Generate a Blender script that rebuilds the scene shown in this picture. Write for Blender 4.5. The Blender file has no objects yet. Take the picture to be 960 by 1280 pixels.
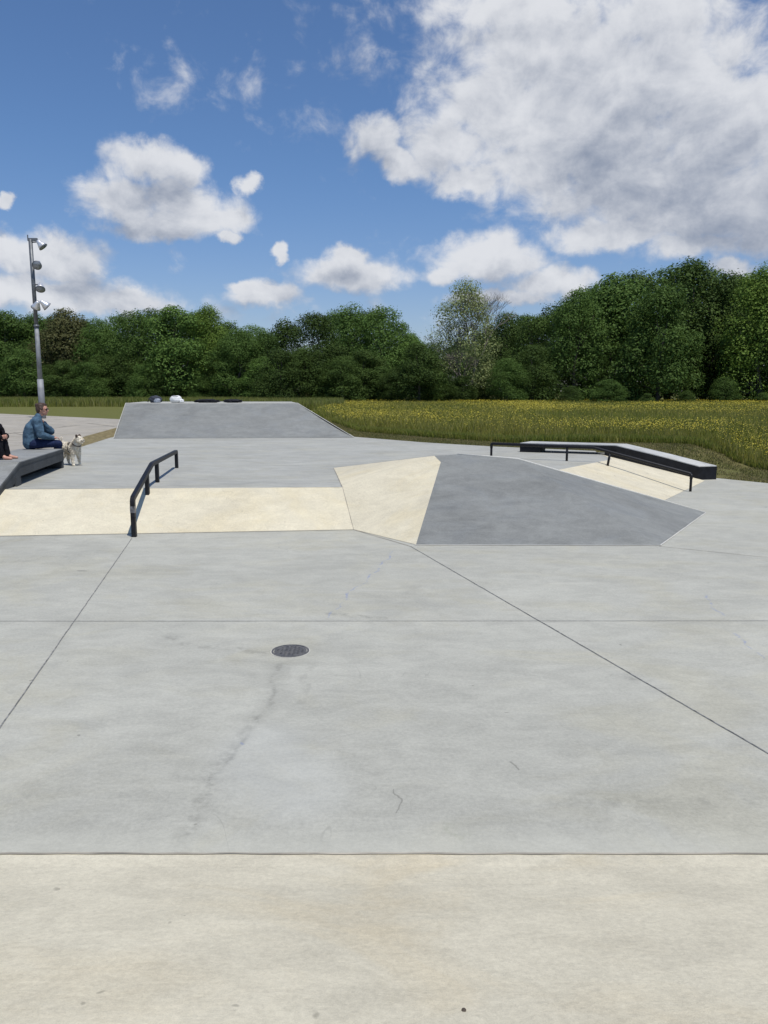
import bpy, bmesh, math, random
import numpy as np
from mathutils import Vector, Matrix, noise as mnoise

R = math.radians
scene = bpy.context.scene
COL = scene.collection
rng = np.random.default_rng(7)
random.seed(7)

# ------------------------------------------------------------------ camera numbers
F = 961.0; CX, CY = 480.0, 640.0; HOR = 488.0
PITCH = math.atan((CY - HOR) / F)
CAM = Vector((0, 0, 2.0))
FWD = Vector((0, math.cos(PITCH), -math.sin(PITCH)))
UP = Vector((0, math.sin(PITCH), math.cos(PITCH)))

def ray(px, py):
    return FWD * F + Vector((px - CX, 0, 0)) + UP * (CY - py)

def at(px, py, z):
    d = ray(px, py); t = (z - CAM.z) / d.z
    return CAM + d * t

def at_y(px, py, y):
    d = ray(px, py); return CAM + d * (y / d.y)

def at_plane(px, py, p0, n):
    d = ray(px, py); return CAM + d * ((p0 - CAM).dot(n) / d.dot(n))

# ------------------------------------------------------------------ object helpers
def tag(o, label=None, cat=None, group=None, kind=None):
    if label: o['label'] = label
    if cat: o['category'] = cat
    if group: o['group'] = group
    if kind: o['kind'] = kind
    return o

def empty(name, loc, label, cat, group=None):
    o = bpy.data.objects.new(name, None); COL.objects.link(o)
    o.location = loc
    o.empty_display_size = 0.2
    return tag(o, label, cat, group)

def link(name, me, mat=None, parent=None, smooth=False):
    """links a mesh whose coordinates are in world space (converted to the parent's space)"""
    o = bpy.data.objects.new(name, me); COL.objects.link(o)
    if mat is not None:
        me.materials.clear(); me.materials.append(mat)
    if parent is not None:
        o.parent = parent
        off = parent.location
        me.transform(parent_matrix(parent).inverted())
    if smooth:
        for p in me.polygons: p.use_smooth = True
    return o

def parent_matrix(p):
    m = Matrix.LocRotScale(p.location, p.rotation_euler, p.scale)
    if p.parent: m = parent_matrix(p.parent) @ m
    return m

def from_bm(name, bm, mat, parent=None, smooth=False, bevel=0.0, seg=2):
    if bevel > 0:
        edges = [e for e in bm.edges if len(e.link_faces) == 2 and e.calc_face_angle(0) > 0.4]
        bmesh.ops.bevel(bm, geom=edges, offset=bevel, segments=seg, affect='EDGES', profile=0.5, clamp_overlap=True)
    bmesh.ops.recalc_face_normals(bm, faces=bm.faces)
    me = bpy.data.meshes.new(name); bm.to_mesh(me); bm.free()
    return link(name, me, mat, parent, smooth)

def poly_mesh(name, verts, faces, mat, parent=None, smooth=False):
    me = bpy.data.meshes.new(name)
    me.from_pydata([tuple(v) for v in verts], [], faces); me.update()
    return link(name, me, mat, parent, smooth)

def add_hexa(bm, c):
    """c: eight corners, bottom 4 then top 4"""
    v = [bm.verts.new(p) for p in c]
    for f in ((3,2,1,0),(4,5,6,7),(0,1,5,4),(1,2,6,5),(2,3,7,6),(3,0,4,7)):
        bm.faces.new([v[i] for i in f])

def sweep(bm, pts, rad, sides=12, square=False, caps=True, fixed=None):
    """tube along a polyline"""
    pts = [Vector(p) for p in pts]; rings = []
    for i, p in enumerate(pts):
        if i == 0: t = (pts[1] - p)
        elif i == len(pts) - 1: t = (p - pts[i-1])
        else: t = (pts[i+1] - p).normalized() + (p - pts[i-1]).normalized()
        t.normalize()
        up = Vector((0, 0, 1)) if abs(t.z) < 0.9 else Vector((0, 1, 0))
        s = t.cross(up).normalized() if fixed is None else fixed; u = s.cross(t).normalized()
        r = rad[i] if isinstance(rad, (list, tuple)) else rad
        k = 1.0
        if 0 < i < len(pts) - 1:
            a = (pts[i+1] - p).normalized().dot((p - pts[i-1]).normalized())
            k = 1.0 / max(0.5, math.sqrt((1 + a) / 2))
        ring = []
        if square:
            for sx, sy in ((-1,-1),(1,-1),(1,1),(-1,1)):
                ring.append(bm.verts.new(p + s * r * sx + u * r * sy * k))
        else:
            for j in range(sides):
                an = 2 * math.pi * j / sides
                ring.append(bm.verts.new(p + s * r * math.cos(an) + u * r * math.sin(an)))
        rings.append(ring)
    n = len(rings[0])
    for a, b in zip(rings[:-1], rings[1:]):
        for j in range(n):
            bm.faces.new((a[j], a[(j+1) % n], b[(j+1) % n], b[j]))
    if caps:
        bm.faces.new(list(reversed(rings[0]))); bm.faces.new(rings[-1])

# ------------------------------------------------------------------ node helpers
class NT:
    def __init__(s, tree):
        s.t = tree; s.n = tree.nodes; s.l = tree.links
    def new(s, typ, **kw):
        n = s.n.new(typ)
        for k, v in kw.items(): setattr(n, k, v)
        return n
    def put(s, sock, v):
        if v is None: return
        if isinstance(v, bpy.types.NodeSocket): s.l.new(v, sock)
        else:
            if isinstance(v, (tuple, list, Vector)) and len(v) == 3 and sock.type == 'RGBA': v = (*v, 1)
            sock.default_value = v
    def math(s, op, a, b=None, c=None, clamp=False):
        n = s.new('ShaderNodeMath', operation=op, use_clamp=clamp)
        s.put(n.inputs[0], a); s.put(n.inputs[1], b)
        if c is not None: s.put(n.inputs[2], c)
        return n.outputs[0]
    def vec(s, op, a, b=None):
        n = s.new('ShaderNodeVectorMath', operation=op)
        s.put(n.inputs[0], a)
        if b is not None: s.put(n.inputs[1], b)
        return n.outputs['Value'] if op in ('LENGTH', 'DOT_PRODUCT', 'DISTANCE') else n.outputs['Vector']
    def noise(s, vec, scale, detail=4, rough=0.55, dist=0.0):
        n = s.new('ShaderNodeTexNoise')
        s.put(n.inputs['Vector'], vec); n.inputs['Scale'].default_value = scale
        n.inputs['Detail'].default_value = detail; n.inputs['Roughness'].default_value = rough
        n.inputs['Distortion'].default_value = dist
        return n.outputs['Fac']
    def ramp(s, v, a, b, lo=0.0, hi=1.0, smooth=True):
        n = s.new('ShaderNodeMapRange'); n.interpolation_type = 'SMOOTHSTEP' if smooth else 'LINEAR'
        s.put(n.inputs['Value'], v)
        s.put(n.inputs['From Min'], a); s.put(n.inputs['From Max'], b)
        s.put(n.inputs['To Min'], lo); s.put(n.inputs['To Max'], hi)
        return n.outputs['Result']
    def mix(s, f, a, b, blend='MIX'):
        n = s.new('ShaderNodeMix', data_type='RGBA', blend_type=blend)
        s.put(n.inputs[0], f); s.put(n.inputs[6], a); s.put(n.inputs[7], b)
        return n.outputs[2]
    def scale(s, vec, sc, rot=0.0, loc=(0,0,0)):
        n = s.new('ShaderNodeMapping')
        s.put(n.inputs['Vector'], vec); n.inputs['Scale'].default_value = sc
        n.inputs['Rotation'].default_value = (0, 0, rot); n.inputs['Location'].default_value = loc
        return n.outputs[0]
    def pos(s): return s.new('ShaderNodeNewGeometry').outputs['Position']
    def segment(s, p2, a, b):
        """distance in the ground plane from p2 to the segment a-b"""
        a = Vector((a[0], a[1], 0)); b = Vector((b[0], b[1], 0)); d = b - a; L2 = d.length_squared
        pa = s.vec('SUBTRACT', p2, tuple(a))
        t = s.math('DIVIDE', s.vec('DOT_PRODUCT', pa, tuple(d)), L2, clamp=True)
        n = s.new('ShaderNodeVectorMath', operation='SCALE')
        n.inputs[0].default_value = tuple(d); s.put(n.inputs['Scale'], t)
        return s.vec('LENGTH', s.vec('SUBTRACT', pa, n.outputs[0]))

def material(name):
    m = bpy.data.materials.new(name); m.use_nodes = True
    m.node_tree.nodes.clear(); t = NT(m.node_tree)
    out = t.new('ShaderNodeOutputMaterial'); b = t.new('ShaderNodeBsdfPrincipled')
    t.l.new(b.outputs[0], out.inputs[0])
    return m, t, b, out

def simple(name, col, rough=0.6, metal=0.0, var=0.15, scale=12.0, bump=0.0, spec=0.5):
    m, t, b, out = material(name)
    p = t.pos()
    n = t.noise(p, scale, 5)
    f = t.ramp(n, 0.3, 0.7, 1 - var, 1 + var)
    c = t.new('ShaderNodeVectorMath', operation='SCALE'); c.inputs[0].default_value = col; t.put(c.inputs['Scale'], f)
    t.put(b.inputs['Base Color'], c.outputs[0])
    b.inputs['Roughness'].default_value = rough; b.inputs['Metallic'].default_value = metal
    b.inputs['Specular IOR Level'].default_value = spec
    if bump:
        bp = t.new('ShaderNodeBump'); bp.inputs['Strength'].default_value = bump
        bp.inputs['Distance'].default_value = 0.02
        t.put(bp.inputs['Height'], n); t.put(b.inputs['Normal'], bp.outputs[0])
    return m

def concrete(name, base, var=0.13, streak=0.10, specks=True, tint=(1.0, 0.97, 0.88), rough=0.78, extra=None, seed=0.0, streak_rot=0.0, swirl=1.0):
    m, t, b, out = material(name)
    p = t.pos()
    po = t.vec('ADD', p, (seed * 13.7, seed * 7.1, seed))
    big = t.noise(po, 0.55, 6, 0.6, 0.8)
    mid = t.noise(t.scale(po, (1.0, 1.5, 1.0), 0.3), 2.6, 7, 0.68, 0.9)
    st = t.noise(t.scale(po, (0.6, 2.0, 1.0), streak_rot), 2.2, 8, 0.72, 1.0)
    hair = t.math('ABSOLUTE', t.math('SUBTRACT', t.noise(t.scale(po, (1.0, 0.6, 1.0), 1.1), 1.7, 3, 0.5, 0.6), 0.52))
    hmask = t.ramp(t.noise(po, 1.1, 3, 0.6), 0.56, 0.66, 0, 0.30)
    sw = t.noise(t.scale(po, (1.0, 2.2, 1.0), -0.5), 8.0, 6, 0.7, 2.2)
    fine = t.noise(po, 46.0, 5, 0.75)
    grain = t.noise(po, 260.0, 2, 0.6)
    f = t.math('ADD', t.ramp(big, 0.3, 0.7, 1 - var * 0.7, 1 + var * 0.7), t.ramp(mid, 0.32, 0.68, -var * 0.85, var * 0.85))
    f = t.math('ADD', f, t.ramp(st, 0.3, 0.7, -streak, streak))
    f = t.math('ADD', f, t.ramp(sw, 0.3, 0.7, -var * 0.4 * swirl, var * 0.4 * swirl))
    f = t.math('ADD', f, t.ramp(fine, 0.3, 0.7, -0.085, 0.085))
    f = t.math('ADD', f, t.ramp(grain, 0.3, 0.7, -0.06, 0.06))
    c = t.new('ShaderNodeVectorMath', operation='SCALE'); c.inputs[0].default_value = base; t.put(c.inputs['Scale'], f)
    col = c.outputs[0]
    # warm and cool patches
    tn = t.noise(t.scale(po, (0.7, 1.0, 1), 0.8), 1.3, 5, 0.6, 1.0)
    col = t.mix(t.ramp(tn, 0.45, 0.7, 0, 0.6), col, t.vec('MULTIPLY', col, tint))
    # thin pale efflorescence veins
    vn = t.noise(t.scale(po, (1, 1.7, 1), 0.4), 3.1, 8, 0.7, 1.5)
    vein = t.math('SUBTRACT', 1.0, t.ramp(t.math('ABSOLUTE', t.math('SUBTRACT', vn, 0.5)), 0.0, 0.03))
    vein = t.math('MULTIPLY', vein, t.ramp(big, 0.45, 0.62, 0, 0.16))
    col = t.mix(vein, col, tuple(min(0.75, x * 1.35) for x in base))
    if specks:
        # small dark pits, chips and scuffs
        sp = t.noise(t.scale(po, (1, 1, 1), 0.9), 9.0, 2, 0.5, 0.3)
        sp2 = t.noise(t.scale(po, (3.0, 1.2, 1), 0.5), 3.3, 9, 0.8, 2.0)
        spot = t.ramp(sp, 0.745, 0.79, 0, 0.55)
        scuff = t.math('MULTIPLY', t.ramp(sp2, 0.62, 0.72, 0, 0.42), t.ramp(fine, 0.42, 0.55))
        col = t.mix(t.math('MAXIMUM', spot, scuff), col, tuple(x * 0.38 for x in base))
        col = t.mix(t.math('MULTIPLY', t.ramp(hair, 0.0012, 0.004, 1, 0), hmask), col, tuple(x * 0.5 for x in base))
        # crisp little stains, scattered pits, pale rubbed patches and fine aggregate
        st2 = t.noise(t.scale(po, (1.0, 1.0, 1), 0.2), 5.5, 12, 0.82, 0.6)
        col = t.mix(t.ramp(st2, 0.57, 0.66, 0, 0.16), col, tuple(x * 0.55 for x in base))
        col = t.mix(t.ramp(st2, 0.34, 0.43, 0.20, 0), col, tuple(min(.8, x * 1.3) for x in base))
        pit = t.noise(po, 34.0, 1, 0.5)
        col = t.mix(t.math('MULTIPLY', t.ramp(pit, 0.80, 0.83, 0, 0.6), t.ramp(big, 0.4, 0.6)), col, tuple(x * 0.4 for x in base))
        agg = t.noise(po, 120.0, 3, 0.8)
        col = t.mix(t.ramp(agg, 0.58, 0.70, 0, 0.30), col, tuple(x * 0.55 for x in base))
        col = t.mix(t.ramp(agg, 0.30, 0.42, 0.28, 0), col, tuple(min(.8, x * 1.4) for x in base))
    if extra: col = extra(t, p, col, base)
    t.put(b.inputs['Base Color'], col)
    b.inputs['Specular IOR Level'].default_value = 0.3
    t.put(b.inputs['Roughness'], t.ramp(mid, 0.3, 0.7, rough - 0.07, rough + 0.07))
    bp = t.new('ShaderNodeBump'); bp.inputs['Strength'].default_value = 0.35; bp.inputs['Distance'].default_value = 0.004
    h = t.math('ADD', t.math('MULTIPLY', sw, 2.0), t.math('ADD', fine, t.math('MULTIPLY', grain, 0.4)))
    t.put(bp.inputs['Height'], h); t.put(b.inputs['Normal'], bp.outputs[0])
    return m

def g2(px, py): v = at(px, py, 0.0); return (v.x, v.y)

def floor_marks(t, p, col, base):
    p2 = t.vec('MULTIPLY', p, (1, 1, 0))
    w = t.new('ShaderNodeTexNoise'); t.put(w.inputs['Vector'], p); w.inputs['Scale'].default_value = 3.0
    w.inputs['Detail'].default_value = 6
    wob = t.vec('MULTIPLY', t.vec('SUBTRACT', w.outputs['Color'], (0.5, 0.5, 0.5)), (0.22, 0.22, 0))
    pw = t.vec('ADD', p2, wob)
    br = t.noise(p, 9.0, 7, 0.75)
    brk = t.ramp(br, 0.42, 0.62)
    def stroke(pts, width, dark, color=None, soft=3.0, broken=True):
        nonlocal col
        d = None
        for a, b_ in zip(pts[:-1], pts[1:]):
            s = t.segment(pw, g2(*a), g2(*b_))
            d = s if d is None else t.math('MINIMUM', d, s)
        m_ = t.ramp(d, width * 0.3, width * soft, dark, 0.0)
        if broken: m_ = t.math('MULTIPLY', m_, brk)
        col = t.mix(m_, col, color or tuple(x * 0.45 for x in base))
    # a wet looking run of dirt from the drain towards the camera
    stroke([(347, 830), (338, 880), (318, 900)], 0.008, 0.42, soft=4)
    stroke([(350, 828), (344, 870), (322, 902)], 0.03, 0.14, soft=4, broken=False)
    stroke([(318, 900), (285, 935), (262, 985), (225, 1060)], 0.02, 0.42, soft=4)
    stroke([(388, 830), (375, 880)], 0.012, 0.30, soft=4)
    stroke([(300, 925), (262, 985)], 0.006, 0.5, soft=4)
    stroke([(345, 815), (250, 808), (206, 796)], 0.02, 0.40, soft=4)
    stroke([(415, 768), (478, 771)], 0.02, 0.5, soft=4)
    stroke([(0, 682), (40, 668)], 0.08, 0.25, soft=3)
    stroke([(496, 988), (503, 1003), (494, 1018)], 0.0025, 0.65, soft=3, broken=False)
    stroke([(638, 955), (652, 966)], 0.0035, 0.7, soft=3, broken=False)
    stroke([(560, 1036), (582, 1048)], 0.012, 0.6, (0.20, 0.22, 0.14), soft=4)
    stroke([(784, 845), (796, 852)], 0.012, 0.6, soft=3)
    stroke([(102, 713), (109, 713)], 0.012, 0.8, soft=3, broken=False)
    stroke([(30, 700), (120, 690)], 0.10, 0.22, soft=3)
    stroke([(700, 1000), (955, 1002)], 0.03, 0.3, soft=4)
    # pale bluish mortar patch below it
    dd = t.segment(pw, g2(330, 935), g2(360, 985))
    col = t.mix(t.ramp(dd, 0.12, 0.42, 0.26, 0.0), col, (0.50, 0.51, 0.48))
    # faded blue chalk lines
    blue = (0.16, 0.22, 0.42)
    stroke([(492, 688), (470, 714), (436, 742), (412, 772)], 0.006, 0.55, blue, soft=3)
    stroke([(878, 742), (906, 770)], 0.006, 0.5, blue, soft=3)
    stroke([(916, 790), (955, 824)], 0.006, 0.5, blue, soft=3)
    stroke([(295, 930), (297, 933)], 0.004, 0.35, blue, soft=3)
    # light fringe of cement and dirt at the foot of the near bank
    sp = t.new('ShaderNodeSeparateXYZ'); t.put(sp.inputs[0], p)
    yy = t.math('ADD', sp.outputs['Y'], t.math('MULTIPLY', t.math('SUBTRACT', t.noise(t.scale(p, (6, 1, 1)), 2.0, 6, 0.7), 0.5), 0.25))
    col = t.mix(t.ramp(yy, YB + 0.02, YB + 0.26, 0.30, 0.0), col, (0.55, 0.54, 0.45))
    return col

YB = at(480, 1067, 0).y

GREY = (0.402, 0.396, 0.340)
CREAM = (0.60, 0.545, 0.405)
M = {}
M['floor'] = concrete('grey_floor_concrete', GREY, 0.080, 0.045, extra=floor_marks, seed=1)
M['deck'] = concrete('grey_deck_concrete', (0.370, 0.368, 0.328), 0.08, 0.11, seed=2, specks=False)
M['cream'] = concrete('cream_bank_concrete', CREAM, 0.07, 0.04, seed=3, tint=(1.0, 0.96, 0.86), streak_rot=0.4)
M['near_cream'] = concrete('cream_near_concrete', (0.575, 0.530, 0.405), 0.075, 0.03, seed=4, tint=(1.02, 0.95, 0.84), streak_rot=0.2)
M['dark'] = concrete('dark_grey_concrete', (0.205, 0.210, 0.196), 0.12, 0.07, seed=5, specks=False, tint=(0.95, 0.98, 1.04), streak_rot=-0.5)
M['far_dark'] = concrete('dark_bank_concrete', (0.208, 0.213, 0.199), 0.12, 0.07, seed=6, specks=False, tint=(0.95, 0.98, 1.04))
M['plaza'] = concrete('beige_plaza_concrete', (0.36, 0.33, 0.275), 0.12, 0.16, seed=7, specks=False)
M['edge'] = concrete('pale_edge_concrete', (0.55, 0.54, 0.49), 0.10, 0.05, seed=8, specks=False)
M['joint'] = simple('joint_filler', (0.19, 0.19, 0.18), 0.9, var=0.5, scale=25)
M['joint_pale'] = simple('joint_dirt', (0.34, 0.31, 0.25), 0.9, var=0.35, scale=3)
M['black_paint'] = simple('black_steel_paint', (0.010, 0.010, 0.012), 0.5, var=0.4, scale=30, spec=0.3)
M['rail_worn'] = simple('worn_steel', (0.16, 0.16, 0.17), 0.35, 0.6, var=0.5, scale=30)
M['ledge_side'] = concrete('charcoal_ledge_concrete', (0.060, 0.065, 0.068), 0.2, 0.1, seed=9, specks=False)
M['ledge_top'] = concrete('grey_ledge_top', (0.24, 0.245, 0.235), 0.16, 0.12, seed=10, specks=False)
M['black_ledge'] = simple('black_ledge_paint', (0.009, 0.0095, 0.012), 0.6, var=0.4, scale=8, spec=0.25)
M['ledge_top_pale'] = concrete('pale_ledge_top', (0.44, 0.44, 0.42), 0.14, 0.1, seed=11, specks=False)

def iron():
    m, t, b, out = material('cast_iron')
    p = t.pos()
    v = t.new('ShaderNodeTexBrick'); t.put(v.inputs['Vector'], p)
    v.inputs['Scale'].default_value = 22; v.inputs['Color1'].default_value = (0.075, 0.076, 0.08, 1)
    v.inputs['Color2'].default_value = (0.11, 0.11, 0.11, 1); v.inputs['Mortar'].default_value = (0.04, 0.04, 0.045, 1)
    n = t.noise(p, 30, 5)
    t.put(b.inputs['Base Color'], t.mix(t.ramp(n, 0.4, 0.7, 0, 0.7), v.outputs['Color'], (0.15, 0.145, 0.135)))
    b.inputs['Roughness'].default_value = 0.7
    return m
M['iron'] = iron()

# ------------------------------------------------------------------ ground level
ZD = 0.5   # height of the deck
TOPP = at(700, 587, ZD)
NRM = Vector((0.809, -0.588, 0))
def ground_h(x, y):
    s = (x - TOPP.x) * NRM.x + (y - TOPP.y) * NRM.y
    s += 0.0
    k = min(1.0, max(0.0, s / 1.75)); k = k * k * (3 - 2 * k) * 0.5 + k * 0.5
    return ZD * (1 - k)

# ------------------------------------------------------------------ floor, deck, plaza
zl = 0.0
floor = poly_mesh('concrete_floor',
    [(-45, YB, 0), (30, YB, 0), (30, 8.0, 0), at(960, 604, 0) + Vector((5.0, -6.4, 0)), at(960, 604, 0), at(900, 598, 0), (7.4, 18.0, 0), (-1, 16.5, 0), (-45, 15.0, 0)],
    [list(range(9))], M['floor'])
tag(floor, kind='structure')

deckL = at(0, 612, ZD); deckR = at(428, 609, ZD)
dk = [Vector((-5.4 - 1.5, deckL.y + 0.03, ZD)), deckR, Vector((1.6, deckR.y + 0.2, ZD)), TOPP - Vector((0.588, 0.809, 0)) * 2.6, TOPP, at(765, 574, ZD),
      Vector((5.2, 18.75, ZD)), Vector((5.3, 19.3, ZD)), at(615, 558, ZD), at(530, 553, ZD), at(443, 546, ZD), Vector((-1.2, 27.0, ZD)), Vector((-8.9, 27.0, ZD)), at(138, 547, ZD), at(100, 559, ZD),
      Vector((-7.15, 17.6, ZD)), Vector((-7.0, 15.2, ZD))]
deck = poly_mesh('concrete_deck', dk, [list(range(len(dk)))], M['deck'])
tag(deck, kind='structure')

pz = [Vector((-6.9, 12.0, ZD - .004)), Vector((-7.0, 15.2, ZD - .004)), Vector((-7.15, 17.6, ZD - .004)), at(104, 546, ZD - .004), at(144, 535, ZD - .004), Vector((-11.5, 36.0, ZD - .004)), at(150, 524, ZD - .004), at(0, 517, ZD - .004),
      Vector((-60, 66, ZD - .004)), Vector((-75, 10, ZD - .004)), Vector((-45, 12.0, ZD - .004))]
plaza = poly_mesh('concrete_plaza', pz, [list(range(len(pz)))], M['plaza'])
tag(plaza, kind='structure')

# ------------------------------------------------------------------ grass ground sheet (rings round the park out to the horizon)
def grass_ground():
    m, t, b, out = material('mown_grass')
    p = t.pos()
    n1 = t.noise(p, 0.35, 6, 0.6, 0.5); n2 = t.noise(p, 5.0, 6, 0.7); n3 = t.noise(t.scale(p, (1, 0.4, 1)), 40, 4, 0.7)
    c = t.mix(t.ramp(n1, 0.35, 0.65), (0.120, 0.130, 0.036), (0.175, 0.155, 0.060))
    c = t.mix(t.ramp(n2, 0.4, 0.7, 0, 0.7), c, (0.175, 0.150, 0.070))
    c = t.mix(t.ramp(n3, 0.4, 0.7, 0, 0.5), c, (0.05, 0.065, 0.016))
    sp = t.new('ShaderNodeSeparateXYZ'); t.put(sp.inputs[0], p)
    # the lawn at the far left is greener than the dry strip by the concrete
    far = t.ramp(sp.outputs['Y'], 30, 42)
    c = t.mix(far, c, t.mix(t.ramp(n2, 0.3, 0.7), (0.110, 0.120, 0.032), (0.150, 0.150, 0.048)))
    t.put(b.inputs['Base Color'], c); b.inputs['Roughness'].default_value = 0.9
    b.inputs['Specular IOR Level'].default_value = 0.1
    bp = t.new('ShaderNodeBump'); bp.inputs['Strength'].default_value = 0.8; bp.inputs['Distance'].default_value = 0.03
    t.put(bp.inputs['Height'], n3); t.put(b.inputs['Normal'], bp.outputs[0])
    return m
M['grass'] = grass_ground()
e1 = at(960, 604, 0); e2 = at(900, 598, 0)
bound = [(30, 6.0), (e1.x + 5.0, e1.y - 6.4), (e1.x, e1.y), (e2.x, e2.y), (6.55, 18.45)]
q = at(615, 558, ZD); bound += [(q.x, q.y)]
q = at(530, 553, ZD); bound += [(q.x, q.y)]
q = at(443, 546, ZD); bound += [(q.x, q.y), (-1.3, 26.8), (-1.8, 31.0), (-8.6, 33.5)]
q = at(150, 524, ZD); bound += [(q.x, q.y)]
q = at(0, 517, ZD); bound += [(q.x, q.y), (-60, 66), (-75, 10), (-60, -12), (30, -12)]
cen = Vector((-2, 14))
dense = []
for i in range(len(bound)):
    a = Vector(bound[i]); b_ = Vector(bound[(i+1) % len(bound)])
    n = max(2, min(30, int((b_ - a).length / 0.6)))
    for k in range(n): dense.append(a + (b_ - a) * k / n)
verts = []; faces = []
N = len(dense)
offs = [-0.12, 0.0, 0.4, 0.8, 1.3, 2.0, 3.0, 4.0, 6, 9, 14, 24, 40, 70, 120, 250, 600, 1500]
for oi, o in enumerate(offs):
    for d in dense:
        dirv = (d - cen).normalized(); pnt = d + dirv * o
        base_h = ground_h(pnt.x, pnt.y)
        z = base_h - (0.014 if o <= 0 else 0.03) + (0.0 if o < 1 else 0.03 * mnoise.noise(Vector((pnt.x * .4, pnt.y * .4, 0))))
        verts.append((pnt.x, pnt.y, z))
for r_ in range(len(offs) - 1):
    for i in range(N):
        j = (i + 1) % N
        faces.append((r_ * N + i, r_ * N + j, (r_ + 1) * N + j, (r_ + 1) * N + i))
g = poly_mesh('ground', verts, faces, M['grass'], smooth=True); tag(g, kind='structure')

# dry verge between deck and plaza
vg = [Vector((-7.15, 17.6, ZD + .002)), at(100, 559, ZD + .002), at(138, 547, ZD + .002), Vector((-9.0, 27.5, ZD + .002)), Vector((-10.2, 33.0, ZD + .002)), at(144, 535, ZD + .002), at(104, 546, ZD + .002)]
M['dry'] = simple('dry_grass_soil', (0.20, 0.165, 0.085), 0.95, var=0.45, scale=6, bump=0.5, spec=0.1)
v = poly_mesh('grass_verge', vg, [list(range(len(vg)))], M['dry']); tag(v, kind='structure')

# filler slab behind the camera and under the plaza
back = poly_mesh('concrete_path', [(-60, -12, 0.495), (30, -12, 0.495), (30, 1.37, 0.495), (-60, 1.37, 0.495)], [(0, 1, 2, 3)], M['near_cream'])
tag(back, kind='structure')

# ------------------------------------------------------------------ banks
def grid_surface(name, rows, mat, parent=None, nx=24, smooth=True):
    """ruled surface between two polylines of equal length"""
    v = []; f = []
    for r_ in rows: v += [tuple(p) for p in r_]
    n = len(rows[0])
    for i in range(len(rows) - 1):
        for j in range(n - 1): f.append((i*n+j, i*n+j+1, (i+1)*n+j+1, (i+1)*n+j))
    return poly_mesh(name, v, f, mat, parent, smooth)

# near bank rising towards the camera, small rounded foot
rows = []
for (yy, zz) in ((YB + 0.0, 0.002), (YB - 0.12, 0.018), (YB - 0.3, 0.062), (1.37, 0.499), (1.36, 0.40)):
    rows.append([Vector((x, yy, zz)) for x in np.linspace(-45, 30, 4)])
near = grid_surface('concrete_bank', rows, M['near_cream'], smooth=False)
tag(near, 'wide cream concrete bank filling the bottom of the photo, below the grey floor', 'ramp', 'cream concrete banks')

# left bank between floor and deck
bl0 = at(0, 670, 0); br0 = at(443, 662, 0)
tl = deckL; tr = deckR
k0 = -45
def ext(a, b_, x):
    t_ = (x - a.x) / (b_.x - a.x); return a + (b_ - a) * t_
rows = [[ext(bl0, br0, -40) , bl0, ext(bl0, br0, -3), br0], [ext(tl, tr, -40), tl, ext(tl, tr, -3), tr]]
for i in range(4):
    rows[0][i] = Vector(rows[0][i]) + Vector((0, 0, 0.003)); rows[1][i] = Vector(rows[1][i]) + Vector((0, 0.0, 0.003))
bank = grid_surface('concrete_bank', rows, M['cream'], smooth=False)
tag(bank, 'long low cream concrete bank on the left, crossed by the black square rail', 'ramp', 'cream concrete banks')

# right bank
b1 = at(827, 627, 0.003); b2 = at(881, 601, 0.003); dirb = (b2 - b1).normalized()
t1 = at(700, 587, ZD + .003); t2 = at(765, 574, ZD + .003); dirt = (t2 - t1).normalized()
rows = [[b1 - dirb * 1.6, b1, b2, Vector((7.2, 17.45, .003))], [t1 - dirt * 2.4, t1, t2, Vector((5.2, 18.75, ZD + .003))]]
rb = grid_surface('concrete_bank', rows, M['cream'], smooth=False)
tag(rb, 'cream concrete bank under the thin round rail, beside the black ledge', 'ramp', 'cream concrete banks')
EDGE_BOT, EDGE_TOP = (b1, b2), (t1, t2)

# ------------------------------------------------------------------ pyramid / hip
C_ = at(520, 681, 0); F_ = at(824, 682, 0); B_ = at(442, 662, 0); G_ = at(881, 641, 0)
R2 = at(647, 574, 0.90)
nrm = (F_ - C_).cross(R2 - C_).normalized()
R1 = at_plane(572, 568, C_, nrm); E_ = at_plane(543, 570, C_, nrm); D_ = at_plane(551, 578, C_, nrm)
A_ = at(417, 585, ZD); A2 = at(428, 609, ZD)
up = Vector((0, 0, 0.005))
pyr = empty('pyramid_ramp', (C_ + F_) / 2, 'large dark grey pyramid ramp with one cream flank in the middle of the floor', 'ramp')
def tri_surf(name, polys, mat, parent, subdiv=0):
    bm = bmesh.new(); cache = {}
    def vv(p):
        k = tuple(round(c, 4) for c in p)
        if k not in cache: cache[k] = bm.verts.new(p)
        return cache[k]
    for pl in polys: bm.faces.new([vv(p) for p in pl])
    return from_bm(name, bm, mat, parent)
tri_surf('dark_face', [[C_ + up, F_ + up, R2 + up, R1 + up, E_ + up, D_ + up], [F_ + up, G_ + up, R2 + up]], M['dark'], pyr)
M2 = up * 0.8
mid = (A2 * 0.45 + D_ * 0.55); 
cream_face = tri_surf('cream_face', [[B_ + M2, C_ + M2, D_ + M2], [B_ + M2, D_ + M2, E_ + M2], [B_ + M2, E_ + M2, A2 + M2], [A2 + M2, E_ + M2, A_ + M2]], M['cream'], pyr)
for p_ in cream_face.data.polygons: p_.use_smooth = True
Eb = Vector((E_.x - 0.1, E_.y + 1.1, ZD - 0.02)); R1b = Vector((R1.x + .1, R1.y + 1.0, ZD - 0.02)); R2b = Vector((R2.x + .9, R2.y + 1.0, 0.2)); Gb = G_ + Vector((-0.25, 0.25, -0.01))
tri_surf('back_slope', [[A_, E_, Eb], [E_, R1, R1b, Eb], [R1, R2, R2b, R1b], [R2, G_, Gb, R2b]], M['deck'], pyr)
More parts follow.
